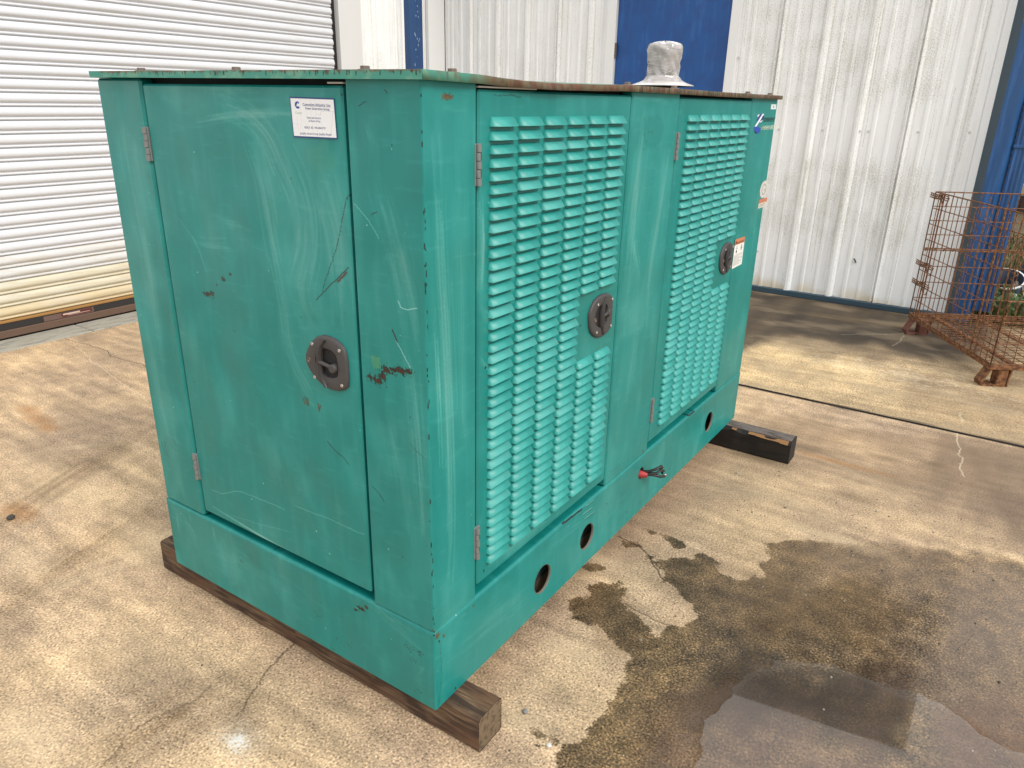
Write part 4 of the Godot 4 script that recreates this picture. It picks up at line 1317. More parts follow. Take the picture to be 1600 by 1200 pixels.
func long_paint() -> Image:
	var im := Image.create_empty(int(2.08 * LS), int(1.34 * LS), false, Image.FORMAT_RGBA8)
	im.fill(TEAL)
	paint_common(im, 331)
	area(im, lp([V(-0.761,1.376), V(-1.071,1.364), V(-1.067,1.074), V(-1.031,0.719), V(-0.828,0.768), V(-0.810,1.100)]), CHALK, 0.24, 40, 341)
	area(im, lp([V(-0.885,0.792), V(-1.013,0.763), V(-0.939,0.373), V(-0.784,0.351), V(-0.791,0.628)]), CHALK, 0.13, 40, 342)
	area(im, lp([V(-0.040,1.365), V(-0.128,1.366), V(-0.138,0.829), V(-0.134,0.305), V(-0.025,0.307), V(-0.033,0.986)]), CHALK, 0.17, 30, 343)
	area(im, lp([V(-0.024,0.274), V(-0.507,0.278), V(-0.844,0.282), V(-0.978,0.152), V(-0.559,0.062), V(-0.043,0.100)]), CHALK, 0.16, 40, 344)
	area(im, lp([V(-1.356,0.234), V(-1.978,0.264), V(-2.006,0.107), V(-1.394,0.090)]), CHALK, 0.11, 30, 345)
	area(im, lp([V(-0.147,1.214), V(-0.181,1.200), V(-0.184,0.978), V(-0.150,0.959)]), CHALK, 0.25, 20, 346)
	area(im, lp([V(-1.739,1.350), V(-2.002,1.351), V(-2.026,0.747), V(-1.953,0.329), V(-1.797,0.428), V(-1.809,0.880)]), CHALK, 0.13, 30, 347)
	# chalky wipes: near post, first door's hinge side, the middle post
	wipe(im, lp([V(-0.032,1.315), V(-0.043,1.101), V(-0.057,0.854), V(-0.062,0.571), V(-0.048,0.375)]), 14, CHALK, 0.17, 34)
	wipe(im, lp([V(-0.020,1.013), V(-0.028,0.863), V(-0.033,0.672)]), 5, Color(0.60, 0.78, 0.73), 0.16, 14)
	wipe(im, lp([V(-0.101,1.366), V(-0.102,1.092), V(-0.106,0.700)]), 9, CHALK, 0.10, 20)
	wipe(im, lp([V(-0.161,1.202), V(-0.170,1.106), V(-0.163,1.008)]), 9, CHALK, 0.26, 16)
	wipe(im, lp([V(-0.163,0.982), V(-0.193,0.949), V(-0.225,0.949)]), 8, CHALK, 0.21, 12)
	wipe(im, lp([V(-0.159,0.877), V(-0.204,0.837), V(-0.251,0.831)]), 8, CHALK, 0.18, 12)
	wipe(im, lp([V(-0.859,1.348), V(-0.844,1.225), V(-0.819,1.050), V(-0.813,0.862)]), 34, CHALK, 0.13, 50)
	wipe(im, lp([V(-1.024,1.250), V(-0.998,1.081), V(-0.970,0.905), V(-0.974,0.733)]), 22, CHALK, 0.13, 34)
	wipe(im, lp([V(-0.849,1.096), V(-0.845,1.013), V(-0.898,0.899)]), 10, Color(0.60, 0.78, 0.73), 0.18, 24)
	wipe(im, lp([V(-0.922,0.821), V(-0.892,0.637), V(-0.861,0.445)]), 24, CHALK, 0.10, 30)
	wipe(im, lp([V(-0.187,0.360), V(-0.347,0.362), V(-0.603,0.350)]), 12, CHALK, 0.16, 20)
	wipe(im, lp([V(-0.412,0.271), V(-0.507,0.278), V(-0.726,0.251)]), 14, CHALK, 0.13, 20)
	wipe(im, lp([V(-0.091,0.210), V(-0.242,0.201), V(-0.386,0.188)]), 24, CHALK, 0.12, 26)
	wipe(im, lp([V(-1.573,1.290), V(-1.587,1.084), V(-1.550,0.826)]), 8, CHALK, 0.10, 14)
	wipe(im, lp([V(-1.876,1.329), V(-1.941,0.935), V(-1.944,0.551)]), 10, CHALK, 0.13, 16)
	wipe(im, lp([V(-1.494,0.181), V(-1.697,0.188), V(-1.936,0.161)]), 16, CHALK, 0.12, 18)
	wipe(im, lp([V(-0.780,1.369), V(-0.893,1.370), V(-1.017,1.367)]), 7, CHALK, 0.17, 14)
	# the ghost of a label that was peeled from the middle post
	patch(im, lp([V(-0.917,1.293)])[0], 52, 34, TEAL.darkened(0.04), 0.55, 6, 0.02, 0.25)
	for k in 14:
		patch(im, lp([V(-0.877,1.294)])[0] + V(rng.randfn(0, 14), rng.randfn(0, 20)), rng.randf_range(1, 4), rng.randf_range(1, 3), Color(0.16, 0.36, 0.32), 0.45, 700 + k, 0.2, 0.8)
	# grime gathered under each louvre row
	for d in [-0.186, -1.140]:
		for c in 6:
			for r in 40:
				var y := 1.3150 - 0.0240 * r
				var z = d - 0.0405 - (0.0935 if d > -1.0 else 0.0925) * c
				blot(im, lp([V(z, y - 0.003)])[0], 30, 5.5, Color(0.42, 0.46, 0.41), rng.randf_range(0.1, 0.55) * (0.6 + 0.4 * sin(r * 0.35 + c)), 0.5)
	# slots, little holes, nicks
	for q in [[V(-0.538,0.306), V(-0.644,0.302)], [V(-1.200,0.321), V(-1.272,0.318)], [V(-1.434,0.307), V(-1.497,0.306)]]:
		stroke(im, lp(q), 1.0, Color(0.03, 0.05, 0.05), 0.8, 0.0, 0.3)
	for q in [[V(-0.650,0.279), V(-0.707,0.276)], [V(-0.663,0.260), V(-0.721,0.257)], [V(-0.666,0.300), V(-0.712,0.299)]]:
		hair(im, lp(q), Color(0.75, 0.80, 0.76), 0.7, 0.1)
		hair(im, lp([q[0] - V(0, 0.003), q[1] - V(0, 0.003)]), INK, 0.7, 0.1)
	for q in [V(-0.799,0.246), V(-0.951,0.144), V(-0.018,0.278), V(-1.049,0.284), V(-1.295,0.153), V(-0.180,0.363), V(-0.730,0.372), V(-0.181,0.853), V(-0.577,0.849), V(-1.576,0.218), V(-1.489,0.311), V(-1.733,0.230), V(-0.071,0.108)]:
		patch(im, lp([q])[0], 2.2, 2.2, Color(0.02, 0.03, 0.03), 0.95, 8, 0.2, 0.2)
	hair(im, lp([V(-1.599,0.297), V(-1.612,0.256)]), INK, 0.8, 0.1)
	for k in 50:
		patch(im, V(rng.randf() * 1490, 40 + rng.randf() * 900), rng.randf_range(0.6, 1.3), rng.randf_range(0.6, 1.5), INK if rng.randf() < 0.5 else Color(0.75, 0.88, 0.84), 0.8, 800 + k, 0.3, 0.3)
	for k in 18:
		var y := rng.randf_range(0.3, 1.2)
		patch(im, lp([V(-0.003, y)])[0], 1.2, rng.randf_range(1.5, 5.0), INK, 0.85, 840 + k, 0.25, 0.6)
	# rust at the seams
	for q in [[V(-0.012,0.296), 6, 5], [V(-0.033,0.281), 3, 3], [V(-1.042,0.321), 3, 4], [V(-0.139,0.293), 3, 2], [V(-1.979,0.304), 2, 3], [V(-0.066,1.365), 12, 4]]:
		patch(im, lp([q[0]])[0], q[1], q[2], Color(0.30, 0.16, 0.09), 0.8, 9, 0.2, 0.8, Color(0.5, 0.33, 0.18))
	hair(im, lp([V(-0.018,0.278), V(-0.022,0.188), V(-0.011,0.107)]), Color(0.28, 0.20, 0.14), 0.5, 0.4, 0.4)
	stroke(im, lp([V(-1.045,0.204), V(-1.057,0.115)]), 5, Color(0.28, 0.42, 0.36), 0.10, 1.5)
	hair(im, lp([V(-0.199,1.369), V(-0.246,1.368), V(-0.289,1.366)]), INK, 0.6, 0.4, 0.2)
	return im

func edge_paint(long: bool) -> Image:
	# the folded edge of the lid: paint going to rust from the top down
	var w := 2048 if long else 1024
	var im := Image.create_empty(w, 24, false, Image.FORMAT_RGBA8)
	im.fill(Color(0.30, 0.55, 0.49) if long else Color(0.25, 0.53, 0.47))
	cloud(im, Color(0.50, 0.62, 0.52), 0.02, 901, 0.4, 0.8, 0.5)
	if long:
		for x in w:
			var m := (1.0 - x / float(w)) * 2.045 - 0.012
			var k2 := smoothstep(0.10, 0.20, m)
			for y in 24:
				im.set_pixel(x, y, im.get_pixel(x, y).lerp(Color(0.44, 0.38, 0.31), k2 * 0.85))
		# u runs from the far end to the near end
		for k in 900:
			var x := rng.randf() * w
			var m := (1.0 - x / w) * 2.03
			var k2 := smoothstep(0.13, 0.32, m)
			if rng.randf() > k2 * 0.9 + 0.06:
				continue
			blot(im, V(x, rng.randf_range(0, 16)), rng.randf_range(3, 16), rng.randf_range(3, 11), [Color(0.42, 0.25, 0.19), Color(0.50, 0.36, 0.26), Color(0.33, 0.20, 0.15), Color(0.45, 0.42, 0.33)][rng.randi() % 4], 0.5, 0.6)
		for k in 330:
			var x := rng.randf_range(0, w * 0.62)
			stroke(im, [V(x, rng.randf_range(2, 10)), V(x + rng.randf_range(-1, 1), rng.randf_range(10, 22))], rng.randf_range(1, 2.2), [Color(0.10, 0.09, 0.07), Color(0.26, 0.42, 0.36), Color(0.6, 0.55, 0.45), Color(0.30, 0.18, 0.13)][rng.randi() % 4], 0.6, 0.4)
	else:
		for k in 260:
			var x := rng.randf_range(60, w)
			blot(im, V(x, rng.randf_range(-2, 5)), rng.randf_range(3, 12), rng.randf_range(2, 6), [Color(0.40, 0.26, 0.20), Color(0.48, 0.40, 0.31)][rng.randi() % 2], 0.55, 0.6)
		for k in 90:
			var x := rng.randf_range(100, w)
			stroke(im, [V(x, rng.randf_range(1, 5)), V(x, rng.randf_range(6, 16))], rng.randf_range(1, 2), [Color(0.08, 0.11, 0.09), Color(0.36, 0.20, 0.14)][rng.randi() % 2], 0.6, 0.6)
	return im

func sag(z: float) -> float:
	# how far the lid's long edge has been knocked down
	var k := [[0.02, 0.0], [-0.12, -0.002], [-0.22, -0.006], [-0.28, -0.0085], [-0.40, -0.0095], [-0.53, -0.0075], [-0.73, -0.004], [-1.02, -0.005], [-1.43, -0.007], [-2.04, -0.007]]
	for i in k.size() - 1:
		if z <= k[i][0] and z >= k[i + 1][0]:
			return lerpf(k[i][1], k[i + 1][1], smoothstep(0.0, 1.0, (k[i][0] - z) / (k[i][0] - k[i + 1][0])))
	return 0.0

func louver_mesh(m: Material) -> ArrayMesh:
	# a pressed hood, closed at its ends, a dark face below standing for its shaded slot; out is +x, along is z
	var top := 0.0086
	var rows := [[0.0086, 0.0, 0.0338], [0.0074, 0.0030, 0.0352], [0.0010, 0.0074, 0.0372], [-0.0062, 0.0117, 0.0384], [-0.0082, 0.0122, 0.0385]]
	var st := mb()
	st.set_smooth_group(1)
	for i in rows.size() - 1:
		var a: Array = rows[i]
		var b: Array = rows[i + 1]
		quad(st, Vector3(a[1], a[0], a[2]), Vector3(a[1], a[0], -a[2]), Vector3(b[1], b[0], -b[2]), Vector3(b[1], b[0], b[2]))
	for s in [-1.0, 1.0]:
		for i in rows.size() - 1:
			var a: Array = rows[i]
			var b: Array = rows[i + 1]
			var oa := Vector3(0.0, a[0] if i > 0 else top, s * (a[2] + a[1] * 0.16))
			var ob := Vector3(0.0, b[0], s * (b[2] + b[1] * 0.16))
			var pa := Vector3(a[1], a[0], s * a[2])
			var pb := Vector3(b[1], b[0], s * b[2])
			if s > 0.0:
				quad(st, oa, pa, pb, ob)
			else:
				quad(st, pa, oa, ob, pb)
	var mesh := commit(st, m)
	st = mb()
	flat(st)
	quad(st, Vector3(0.0112, -0.0079, 0.0380), Vector3(0.0112, -0.0079, -0.0380), Vector3(0.0003, -0.0079, -0.0398), Vector3(0.0003, -0.0079, 0.0398))
	st.generate_normals()
	mesh.add_surface_from_arrays(Mesh.PRIMITIVE_TRIANGLES, st.commit_to_arrays())
	mesh.surface_set_material(1, M.gap)
	return mesh

func latch(parent: Node3D, o3: Callable, ring: Array, c: Vector2, hub: Vector2, screws: Array, key: Vector2, blade: Array, side: float) -> void:
	# o3(u, v, out) places a point; ring is the outline of the cast plate
	var st := mb()
	var lv := [[1.0, 0.0], [1.0, 0.003], [0.97, 0.0062], [0.90, 0.0076], [0.66, 0.0074], [0.54, 0.0062]]
	st.set_smooth_group(6)
	var n := ring.size()
	var inner := func(i: int, k: float) -> Vector2:
		var p: Vector2 = ring[i]
		return c + (p - c) * k
	for l in lv.size() - 1:
		for i in n:
			var j := (i + 1) % n
			var a := inner.call(i, lv[l][0]) as Vector2
			var b := inner.call(j, lv[l][0]) as Vector2
			var a2 := inner.call(i, lv[l + 1][0]) as Vector2
			var b2 := inner.call(j, lv[l + 1][0]) as Vector2
			var q := [o3.call(a.x, a.y, lv[l][1]), o3.call(b.x, b.y, lv[l][1]), o3.call(b2.x, b2.y, lv[l + 1][1]), o3.call(a2.x, a2.y, lv[l + 1][1])]
			if side > 0.0:
				quad(st, q[0], q[3], q[2], q[1])
			else:
				quad(st, q[0], q[1], q[2], q[3])
	part("latch_plate", st, M.latch, parent)
	st = mb()
	flat(st)
	for i in n:
		var j := (i + 1) % n
		var a := inner.call(i, 0.54) as Vector2
		var b := inner.call(j, 0.54) as Vector2
		var a2 := inner.call(i, 0.48) as Vector2
		var b2 := inner.call(j, 0.48) as Vector2
		quad(st, o3.call(a.x, a.y, 0.0062), o3.call(b.x, b.y, 0.0062), o3.call(b2.x, b2.y, 0.0012), o3.call(a2.x, a2.y, 0.0012))
	for i in range(1, n - 1):
		var a := inner.call(0, 0.48) as Vector2
		var b := inner.call(i, 0.48) as Vector2
		var d := inner.call(i + 1, 0.48) as Vector2
		tri(st, o3.call(a.x, a.y, 0.0012), o3.call(b.x, b.y, 0.0012), o3.call(d.x, d.y, 0.0012))
	part("latch_recess", st, M.latch_hole_shade, parent)  # shallow dish; its deep shade is put into the colour
	# the folding blade, thicker in its middle
	st = mb()
	st.set_smooth_group(7)
	var m := blade.size()
	for i in m - 1:
		var p: Vector2 = blade[i]
		var q: Vector2 = blade[i + 1]
		var wa := 0.0028 + 0.0042 * sin(PI * i / (m - 1.0))
		var wb := 0.0028 + 0.0042 * sin(PI * (i + 1) / (m - 1.0))
		var pr := [[-1.0, 0.002], [-0.9, 0.0095], [-0.3, 0.0125], [0.4, 0.0120], [0.95, 0.0085], [1.0, 0.002]]
		for k in 5:
			var a = o3.call(p.x + pr[k][0] * wa, p.y, pr[k][1])
			var b = o3.call(p.x + pr[k + 1][0] * wa, p.y, pr[k + 1][1])
			var d = o3.call(q.x + pr[k + 1][0] * wb, q.y, pr[k + 1][1])
			var e = o3.call(q.x + pr[k][0] * wb, q.y, pr[k][1])
			quad(st, a, b, d, e)
	part("latch_blade", st, M.latch_dark, parent)
	var nrm: Vector3 = (o3.call(0, 0, 1) - o3.call(0, 0, 0)).normalized()
	var bs := Basis(Quaternion(Vector3(0, 0, 1), nrm))
	st = mb()
	disc(st, Transform3D(bs, o3.call(hub.x, hub.y, 0.001)), [V(0.0095, 0), V(0.0095, 0.009), V(0.0085, 0.0115), V(0.006, 0.0118), V(0.0, 0.0112)], 14)
	var b1 := blade[m / 2] as Vector2
	tube(st, [o3.call(b1.x, b1.y + 0.002, 0.008), o3.call(hub.x, hub.y, 0.007)], 0.0045, 6)
	part("latch_hub", st, M.latch, parent)
	for s in screws:
		st = mb()
		disc(st, Transform3D(bs, o3.call(s.x, s.y, 0.0074)), [V(0.0038, 0), V(0.0036, 0.0014), V(0.0015, 0.0018), V(0.0013, 0.0006), V(0.0, 0.0005)], 10)
		part("screw", st, M.screw, parent)
	st = mb()
	disc(st, Transform3D(bs, o3.call(key.x, key.y, 0.0074)), [V(0.0058, 0), V(0.0056, 0.0012), V(0.0045, 0.0014), V(0.0043, 0.0004), V(0.0, 0.0005)], 12)
	part("lock", st, mat(lin(0.16, 0.12, 0.09), 0.5, 0.5), parent)

func hinge(parent: Node3D, o3: Callable, u: float, y0: float, y1: float) -> void:
	# leaf and knuckles of a butt hinge set over the gap
	var st := mb()
	var b: Vector3 = o3.call(u, 0, 0)
	var du: Vector3 = (o3.call(1, 0, 0) - o3.call(0, 0, 0))
	var dn: Vector3 = (o3.call(0, 0, 1) - o3.call(0, 0, 0))
	var t := Transform3D(Basis(du, Vector3(0, 1, 0), dn), b)
	box(st, Vector3(-0.0095, y0, -0.004), Vector3(0.0095, y1, 0.0025), 0.001, t)
	var h := (y1 - y0) / 5.0
	for k in 5:
		var a := y0 + h * k + 0.0006
		var q := y0 + h * (k + 1) - 0.0006
		var r := 0.0058 if k % 2 == 0 else 0.0052
		var tt := t * Transform3D(Basis(Vector3(1, 0, 0), -PI / 2), Vector3(0.0012 if k % 2 == 0 else 0.0028, a, 0.0042))
		disc(st, tt, [V(r, 0.0), V(r, q - a)], 10)
		disc(st, tt, [V(0.0, 0.0), V(r, 0.0)], 10, false)
		disc(st, tt, [V(r, q - a), V(0.0, q - a)], 10, false)
	var o := part("hinge", st, M.zinc, parent)
	st = mb()
	for k in [1, 3]:
		box(st, Vector3(-0.0066, y0 + h * k, 0.0023), Vector3(-0.0022, y0 + h * (k + 1), 0.0046), 0.0, t)
	part("hinge_slot", st, M.dark, parent)

func generator() -> void:
	var g := base("generator_enclosure", Vector3(-0.48, BH, -1.0))
	tag(g, "faded green louvered steel generator enclosure with rust chips, raised on two timber blocks", "generator")
	var em := texmat(end_paint(), 0.45)
	var lm := texmat(long_paint(), 0.45)
	# the thin sheet ripples a little
	for m in [em, lm]:
		var rip := noise_img(256, 256, 0.016, 990, 2)
		rip.convert(Image.FORMAT_RGBA8)
		m.heightmap_enabled = true
		m.heightmap_texture = ImageTexture.create_from_image(rip)
		m.heightmap_scale = 0.9
	var e_uv := [0, 1, -1.0, 0.08, 1.04, 1.34]
	var l_uv := [2, 1, -2.04, 0.08, 2.08, 1.34]
	var st: SurfaceTool
	var o_end := func(u: float, v: float, n: float) -> Vector3: return Vector3(u, v, -0.001 + n)
	var o_long := func(u: float, v: float, n: float) -> Vector3: return Vector3(-0.001 + n, v, u)

	# ---- skirt: the end plate and the long plate with its round holes
	um = e_uv
	st = mb()
	flat(st)
	quad(st, Vector3(-0.965, BT - 0.009, 0), Vector3(-0.004, BT - 0.009, 0), Vector3(-0.004, BH, 0), Vector3(-0.965, BH, 0))
	quad(st, Vector3(-0.965, BH, 0), Vector3(-0.004, BH, 0), Vector3(-0.004, BH, -0.03), Vector3(-0.965, BH, -0.03))
	st.set_smooth_group(8)
	for k in 6:
		var a := PI / 2 * k / 6.0
		var b := PI / 2 * (k + 1) / 6.0
		var za := -0.009 + 0.009 * cos(a)
		var zb := -0.009 + 0.009 * cos(b)
		quad(st, Vector3(-0.965, BT - 0.009 + 0.009 * sin(b), zb), Vector3(-0.002, BT - 0.009 + 0.009 * sin(b), zb), Vector3(-0.002, BT - 0.009 + 0.009 * sin(a), za), Vector3(-0.965, BT - 0.009 + 0.009 * sin(a), za))
	flat(st)
	quad(st, Vector3(-0.965, BT, -0.045), Vector3(-0.045, BT, -0.045), Vector3(-0.008, BT, -0.009), Vector3(-0.965, BT, -0.009))
	# the rounded standing corner
	st.set_smooth_group(9)
	for k in 3:
		var a := PI / 4 * k / 3.0
		var b := PI / 4 * (k + 1) / 3.0
		quad(st, Vector3(-0.004 + 0.004 * sin(a), BT - 0.009, -0.004 + 0.004 * cos(a)), Vector3(-0.004 + 0.004 * sin(b), BT - 0.009, -0.004 + 0.004 * cos(b)), Vector3(-0.004 + 0.004 * sin(b), BH, -0.004 + 0.004 * cos(b)), Vector3(-0.004 + 0.004 * sin(a), BH, -0.004 + 0.004 * cos(a)))
	flat(st)
	quad(st, Vector3(-0.965, BT, -2.017), Vector3(-0.965, BT, 0), Vector3(-0.965, BH, 0), Vector3(-0.965, BH, -2.017))
	var skirt := part("base_skirt", st, em, g)
	um = l_uv
	st = mb()
	flat(st)
	var yt := BT - 0.009
	var holes := [[-0.441, 0.186, 0.040], [-0.682, 0.191, 0.039], [-1.0405, 0.243, 0.020], [-1.674, 0.199, 0.040]]
	var z := -0.004
	for h in holes:
		var r: float = h[2]
		var c := r + 0.012
		quad(st, Vector3(0, yt, z), Vector3(0, yt, h[0] + c), Vector3(0, BH, h[0] + c), Vector3(0, BH, z))
		quad(st, Vector3(0, yt, h[0] + c), Vector3(0, yt, h[0] - c), Vector3(0, h[1] + c, h[0] - c), Vector3(0, h[1] + c, h[0] + c))
		quad(st, Vector3(0, h[1] - c, h[0] + c), Vector3(0, h[1] - c, h[0] - c), Vector3(0, BH, h[0] - c), Vector3(0, BH, h[0] + c))
		for k in 32:
			var a := TAU * k / 32.0
			var b := TAU * (k + 1) / 32.0
			var sq := func(t: float) -> Vector2: return V(cos(t), sin(t)) / maxf(absf(cos(t)), absf(sin(t))) * c
			var pa = sq.call(a)
			var pb = sq.call(b)
			quad(st, Vector3(0, h[1] + cos(a) * r if false else h[1] + sin(a) * r, h[0] - cos(a) * r), Vector3(0, h[1] + pa.y, h[0] - pa.x), Vector3(0, h[1] + pb.y, h[0] - pb.x), Vector3(0, h[1] + sin(b) * r, h[0] - cos(b) * r))
		z = h[0] - c
	quad(st, Vector3(0, yt, z), Vector3(0, yt, -2.017), Vector3(0, BH, -2.017), Vector3(0, BH, z))
	st.set_smooth_group(8)
	for k in 6:
		var a := PI / 2 * k / 6.0
		var b := PI / 2 * (k + 1) / 6.0
		var xa := -0.009 + 0.009 * cos(a)
		var xb := -0.009 + 0.009 * cos(b)
		quad(st, Vector3(xb, yt + 0.009 * sin(b), -0.002), Vector3(xb, yt + 0.009 * sin(b), -2.017), Vector3(xa, yt + 0.009 * sin(a), -2.017), Vector3(xa, yt + 0.009 * sin(a), -0.002))
	flat(st)
	quad(st, Vector3(-0.045, BT, -0.045), Vector3(-0.045, BT, -2.017), Vector3(-0.009, BT, -2.017), Vector3(-0.009, BT, -0.008))
	st.set_smooth_group(9)
	for k in 3:
		var a := PI / 4 + PI / 4 * k / 3.0
		var b := PI / 4 + PI / 4 * (k + 1) / 3.0
		quad(st, Vector3(-0.004 + 0.004 * sin(a), yt, -0.004 + 0.004 * cos(a)), Vector3(-0.004 + 0.004 * sin(b), yt, -0.004 + 0.004 * cos(b)), Vector3(-0.004 + 0.004 * sin(b), BH, -0.004 + 0.004 * cos(b)), Vector3(-0.004 + 0.004 * sin(a), BH, -0.004 + 0.004 * cos(a)))
	flat(st)
	quad(st, Vector3(0, BT, -2.017), Vector3(-0.965, BT, -2.017), Vector3(-0.965, BH, -2.017), Vector3(0, BH, -2.017))
	skirt = part("base_skirt", st, lm, g)
	# the cut edges of the holes, bright bare steel
	for h in holes:
		st = mb()
		var t := Transform3D(Basis(Vector3(0, 1, 0), PI / 2), Vector3(0, h[1], h[0]))
		disc(st, t, [V(h[2], -0.006), V(h[2] - 0.0004, 0.0004), V(h[2] + 0.0012, 0.0006)], 32)
		part("hole_edge", st, mat(lin(0.14, 0.13, 0.10), 0.7, 0.1), skirt)

	# ---- posts
	var yb := BT + 0.0025
	var yp := 1.3895
	um = e_uv
	st = mb()
	flat(st)
	quad(st, Vector3(-0.1675, yp, 0), Vector3(-0.006, yp, 0), Vector3(-0.006, yb, 0), Vector3(-0.1675, yb, 0))
	st.set_smooth_group(5)
	for k in 4:
		var a := PI / 2 * k / 4.0
		var b := PI / 2 * (k + 1) / 4.0
		quad(st, Vector3(-0.1675 - 0.0055 * sin(b), yp, -0.0055 + 0.0055 * cos(b)), Vector3(-0.1675 - 0.0055 * sin(a), yp, -0.0055 + 0.0055 * cos(a)), Vector3(-0.1675 - 0.0055 * sin(a), yb, -0.0055 + 0.0055 * cos(a)), Vector3(-0.1675 - 0.0055 * sin(b), yb, -0.0055 + 0.0055 * cos(b)))
	flat(st)
	quad(st, Vector3(-0.173, yp, -0.035), Vector3(-0.173, yp, -0.0055), Vector3(-0.173, yb, -0.0055), Vector3(-0.173, yb, -0.035))
	st.set_smooth_group(6)
	for k in 3:
		var a := PI / 4 * k / 3.0
		var b := PI / 4 * (k + 1) / 3.0
		quad(st, Vector3(-0.006 + 0.006 * sin(a), yp, -0.006 + 0.006 * cos(a)), Vector3(-0.006 + 0.006 * sin(b), yp, -0.006 + 0.006 * cos(b)), Vector3(-0.006 + 0.006 * sin(b), yb, -0.006 + 0.006 * cos(b)), Vector3(-0.006 + 0.006 * sin(a), yb, -0.006 + 0.006 * cos(a)))
	part("corner_post", st, em, g)
	um = l_uv
	st = mb()
	st.set_smooth_group(6)
	for k in 3:
		var a := PI / 4 + PI / 4 * k / 3.0
		var b := PI / 4 + PI / 4 * (k + 1) / 3.0
		quad(st, Vector3(-0.006 + 0.006 * sin(a), yp, -0.006 + 0.006 * cos(a)), Vector3(-0.006 + 0.006 * sin(b), yp, -0.006 + 0.006 * cos(b)), Vector3(-0.006 + 0.006 * sin(b), yb, -0.006 + 0.006 * cos(b)), Vector3(-0.006 + 0.006 * sin(a), yb, -0.006 + 0.006 * cos(a)))
	flat(st)
	quad(st, Vector3(0, yp, -0.006), Vector3(0, yp, -0.142), Vector3(0, yb, -0.142), Vector3(0, yb, -0.006))
	st.set_smooth_group(5)
	for k in 4:
		var a := PI / 2 * k / 4.0
		var b := PI / 2 * (k + 1) / 4.0
		quad(st, Vector3(-0.005 + 0.005 * cos(a), yp, -0.142 - 0.005 * sin(a)), Vector3(-0.005 + 0.005 * cos(b), yp, -0.142 - 0.005 * sin(b)), Vector3(-0.005 + 0.005 * cos(b), yb, -0.142 - 0.005 * sin(b)), Vector3(-0.005 + 0.005 * cos(a), yb, -0.142 - 0.005 * sin(a)))
	flat(st)
	quad(st, Vector3(-0.005, yp, -0.147), Vector3(-0.035, yp, -0.147), Vector3(-0.035, yb, -0.147), Vector3(-0.005, yb, -0.147))
	part("corner_post", st, lm, g)
	um = e_uv
	st = mb()
	box(st, Vector3(-0.963, yb, -0.035), Vector3(-0.792, yp, 0.0), 0.0055)
	part("corner_post", st, em, g)
	um = l_uv
	for q in [[-1.072, -0.777], [-2.017, -1.717]]:
		st = mb()
		box(st, Vector3(-0.035, yb, q[0]), Vector3(0.0, yp, q[1]), 0.004)
		part("post", st, lm, g)
	st = mb()
	box(st, Vector3(-0.963, yb, -2.012), Vector3(-0.94, yp, -0.036), 0.003)
	box(st, Vector3(-0.94, yb, -2.015), Vector3(-0.036, yp, -1.99), 0.003)
	part("back_panel", st, M.teal, g)
	st = mb()
	box(st, Vector3(-0.935, 0.115, -1.985), Vector3(-0.036, 1.391, -0.036))
	part("added_dark_core", st, M.gap, g)  # added dark block filling the shell so no light passes through
	st = mb()
	box(st, Vector3(-0.93, 0.100, -1.98), Vector3(-0.034, 0.150, -0.05))
	part("inner_rail", st, M.inside, g)

	# ---- end door
	um = e_uv
	st = mb()
	box(st, Vector3(-0.786, 0.330, -0.030), Vector3(-0.1815, 1.3785, -0.001), 0.004)
	var ed := part("end_door", st, em, g)
	hinge(ed, o_end, -0.795, 1.219, 1.291)
	hinge(ed, o_end, -0.792, 0.424, 0.496)
	latch(ed, o_end, [V(-0.327,0.862), V(-0.320,0.876), V(-0.308,0.893), V(-0.291,0.907), V(-0.273,0.914), V(-0.256,0.915), V(-0.239,0.913), V(-0.223,0.906), V(-0.213,0.898), V(-0.208,0.886), V(-0.206,0.872), V(-0.206,0.858), V(-0.206,0.836), V(-0.209,0.817), V(-0.218,0.809), V(-0.235,0.802), V(-0.257,0.800), V(-0.274,0.802), V(-0.289,0.808), V(-0.302,0.817), V(-0.313,0.826), V(-0.322,0.837), V(-0.327,0.849)], V(-0.262, 0.858), V(-0.244, 0.850), [V(-0.301,0.891), V(-0.223,0.892), V(-0.301,0.819), V(-0.222,0.818)], V(-0.315,0.854), [V(-0.262, 0.906), V(-0.275, 0.893), V(-0.283, 0.875), V(-0.285, 0.855), V(-0.283, 0.834), V(-0.276, 0.816), V(-0.268, 0.805)], 1.0)
	# printed sticker
	var q4 := [V(-0.315,1.359), V(-0.200,1.358), V(-0.198,1.290), V(-0.313,1.289)]
	st = mb()
	flat(st)
	var zz := 0.0004
	var cs := [V(0, 0), V(1, 0), V(1, 1), V(0, 1)]
	for id in [0, 1, 2, 0, 2, 3]:
		st.set_uv(cs[id])
		st.add_vertex(Vector3(q4[id].x, q4[id].y, zz))
	part("sticker", st, texmat(sticker_image(), 0.5), ed)

	# ---- louvred doors on the long side
	var tones := []  # chalked teal, paled further for the skylight on the hoods
	for k in 3:
		var c: Color = [TEAL.lerp(Color(0.48, 0.80, 0.75), 0.34), TEAL.lerp(Color(0.48, 0.80, 0.75), 0.27), TEAL.lerp(Color(0.55, 0.80, 0.76), 0.42)][k]
		tones.append(mat(c, [0.42, 0.42, 0.5][k]))
	var lv := louver_mesh(tones[0])
	var made := 0
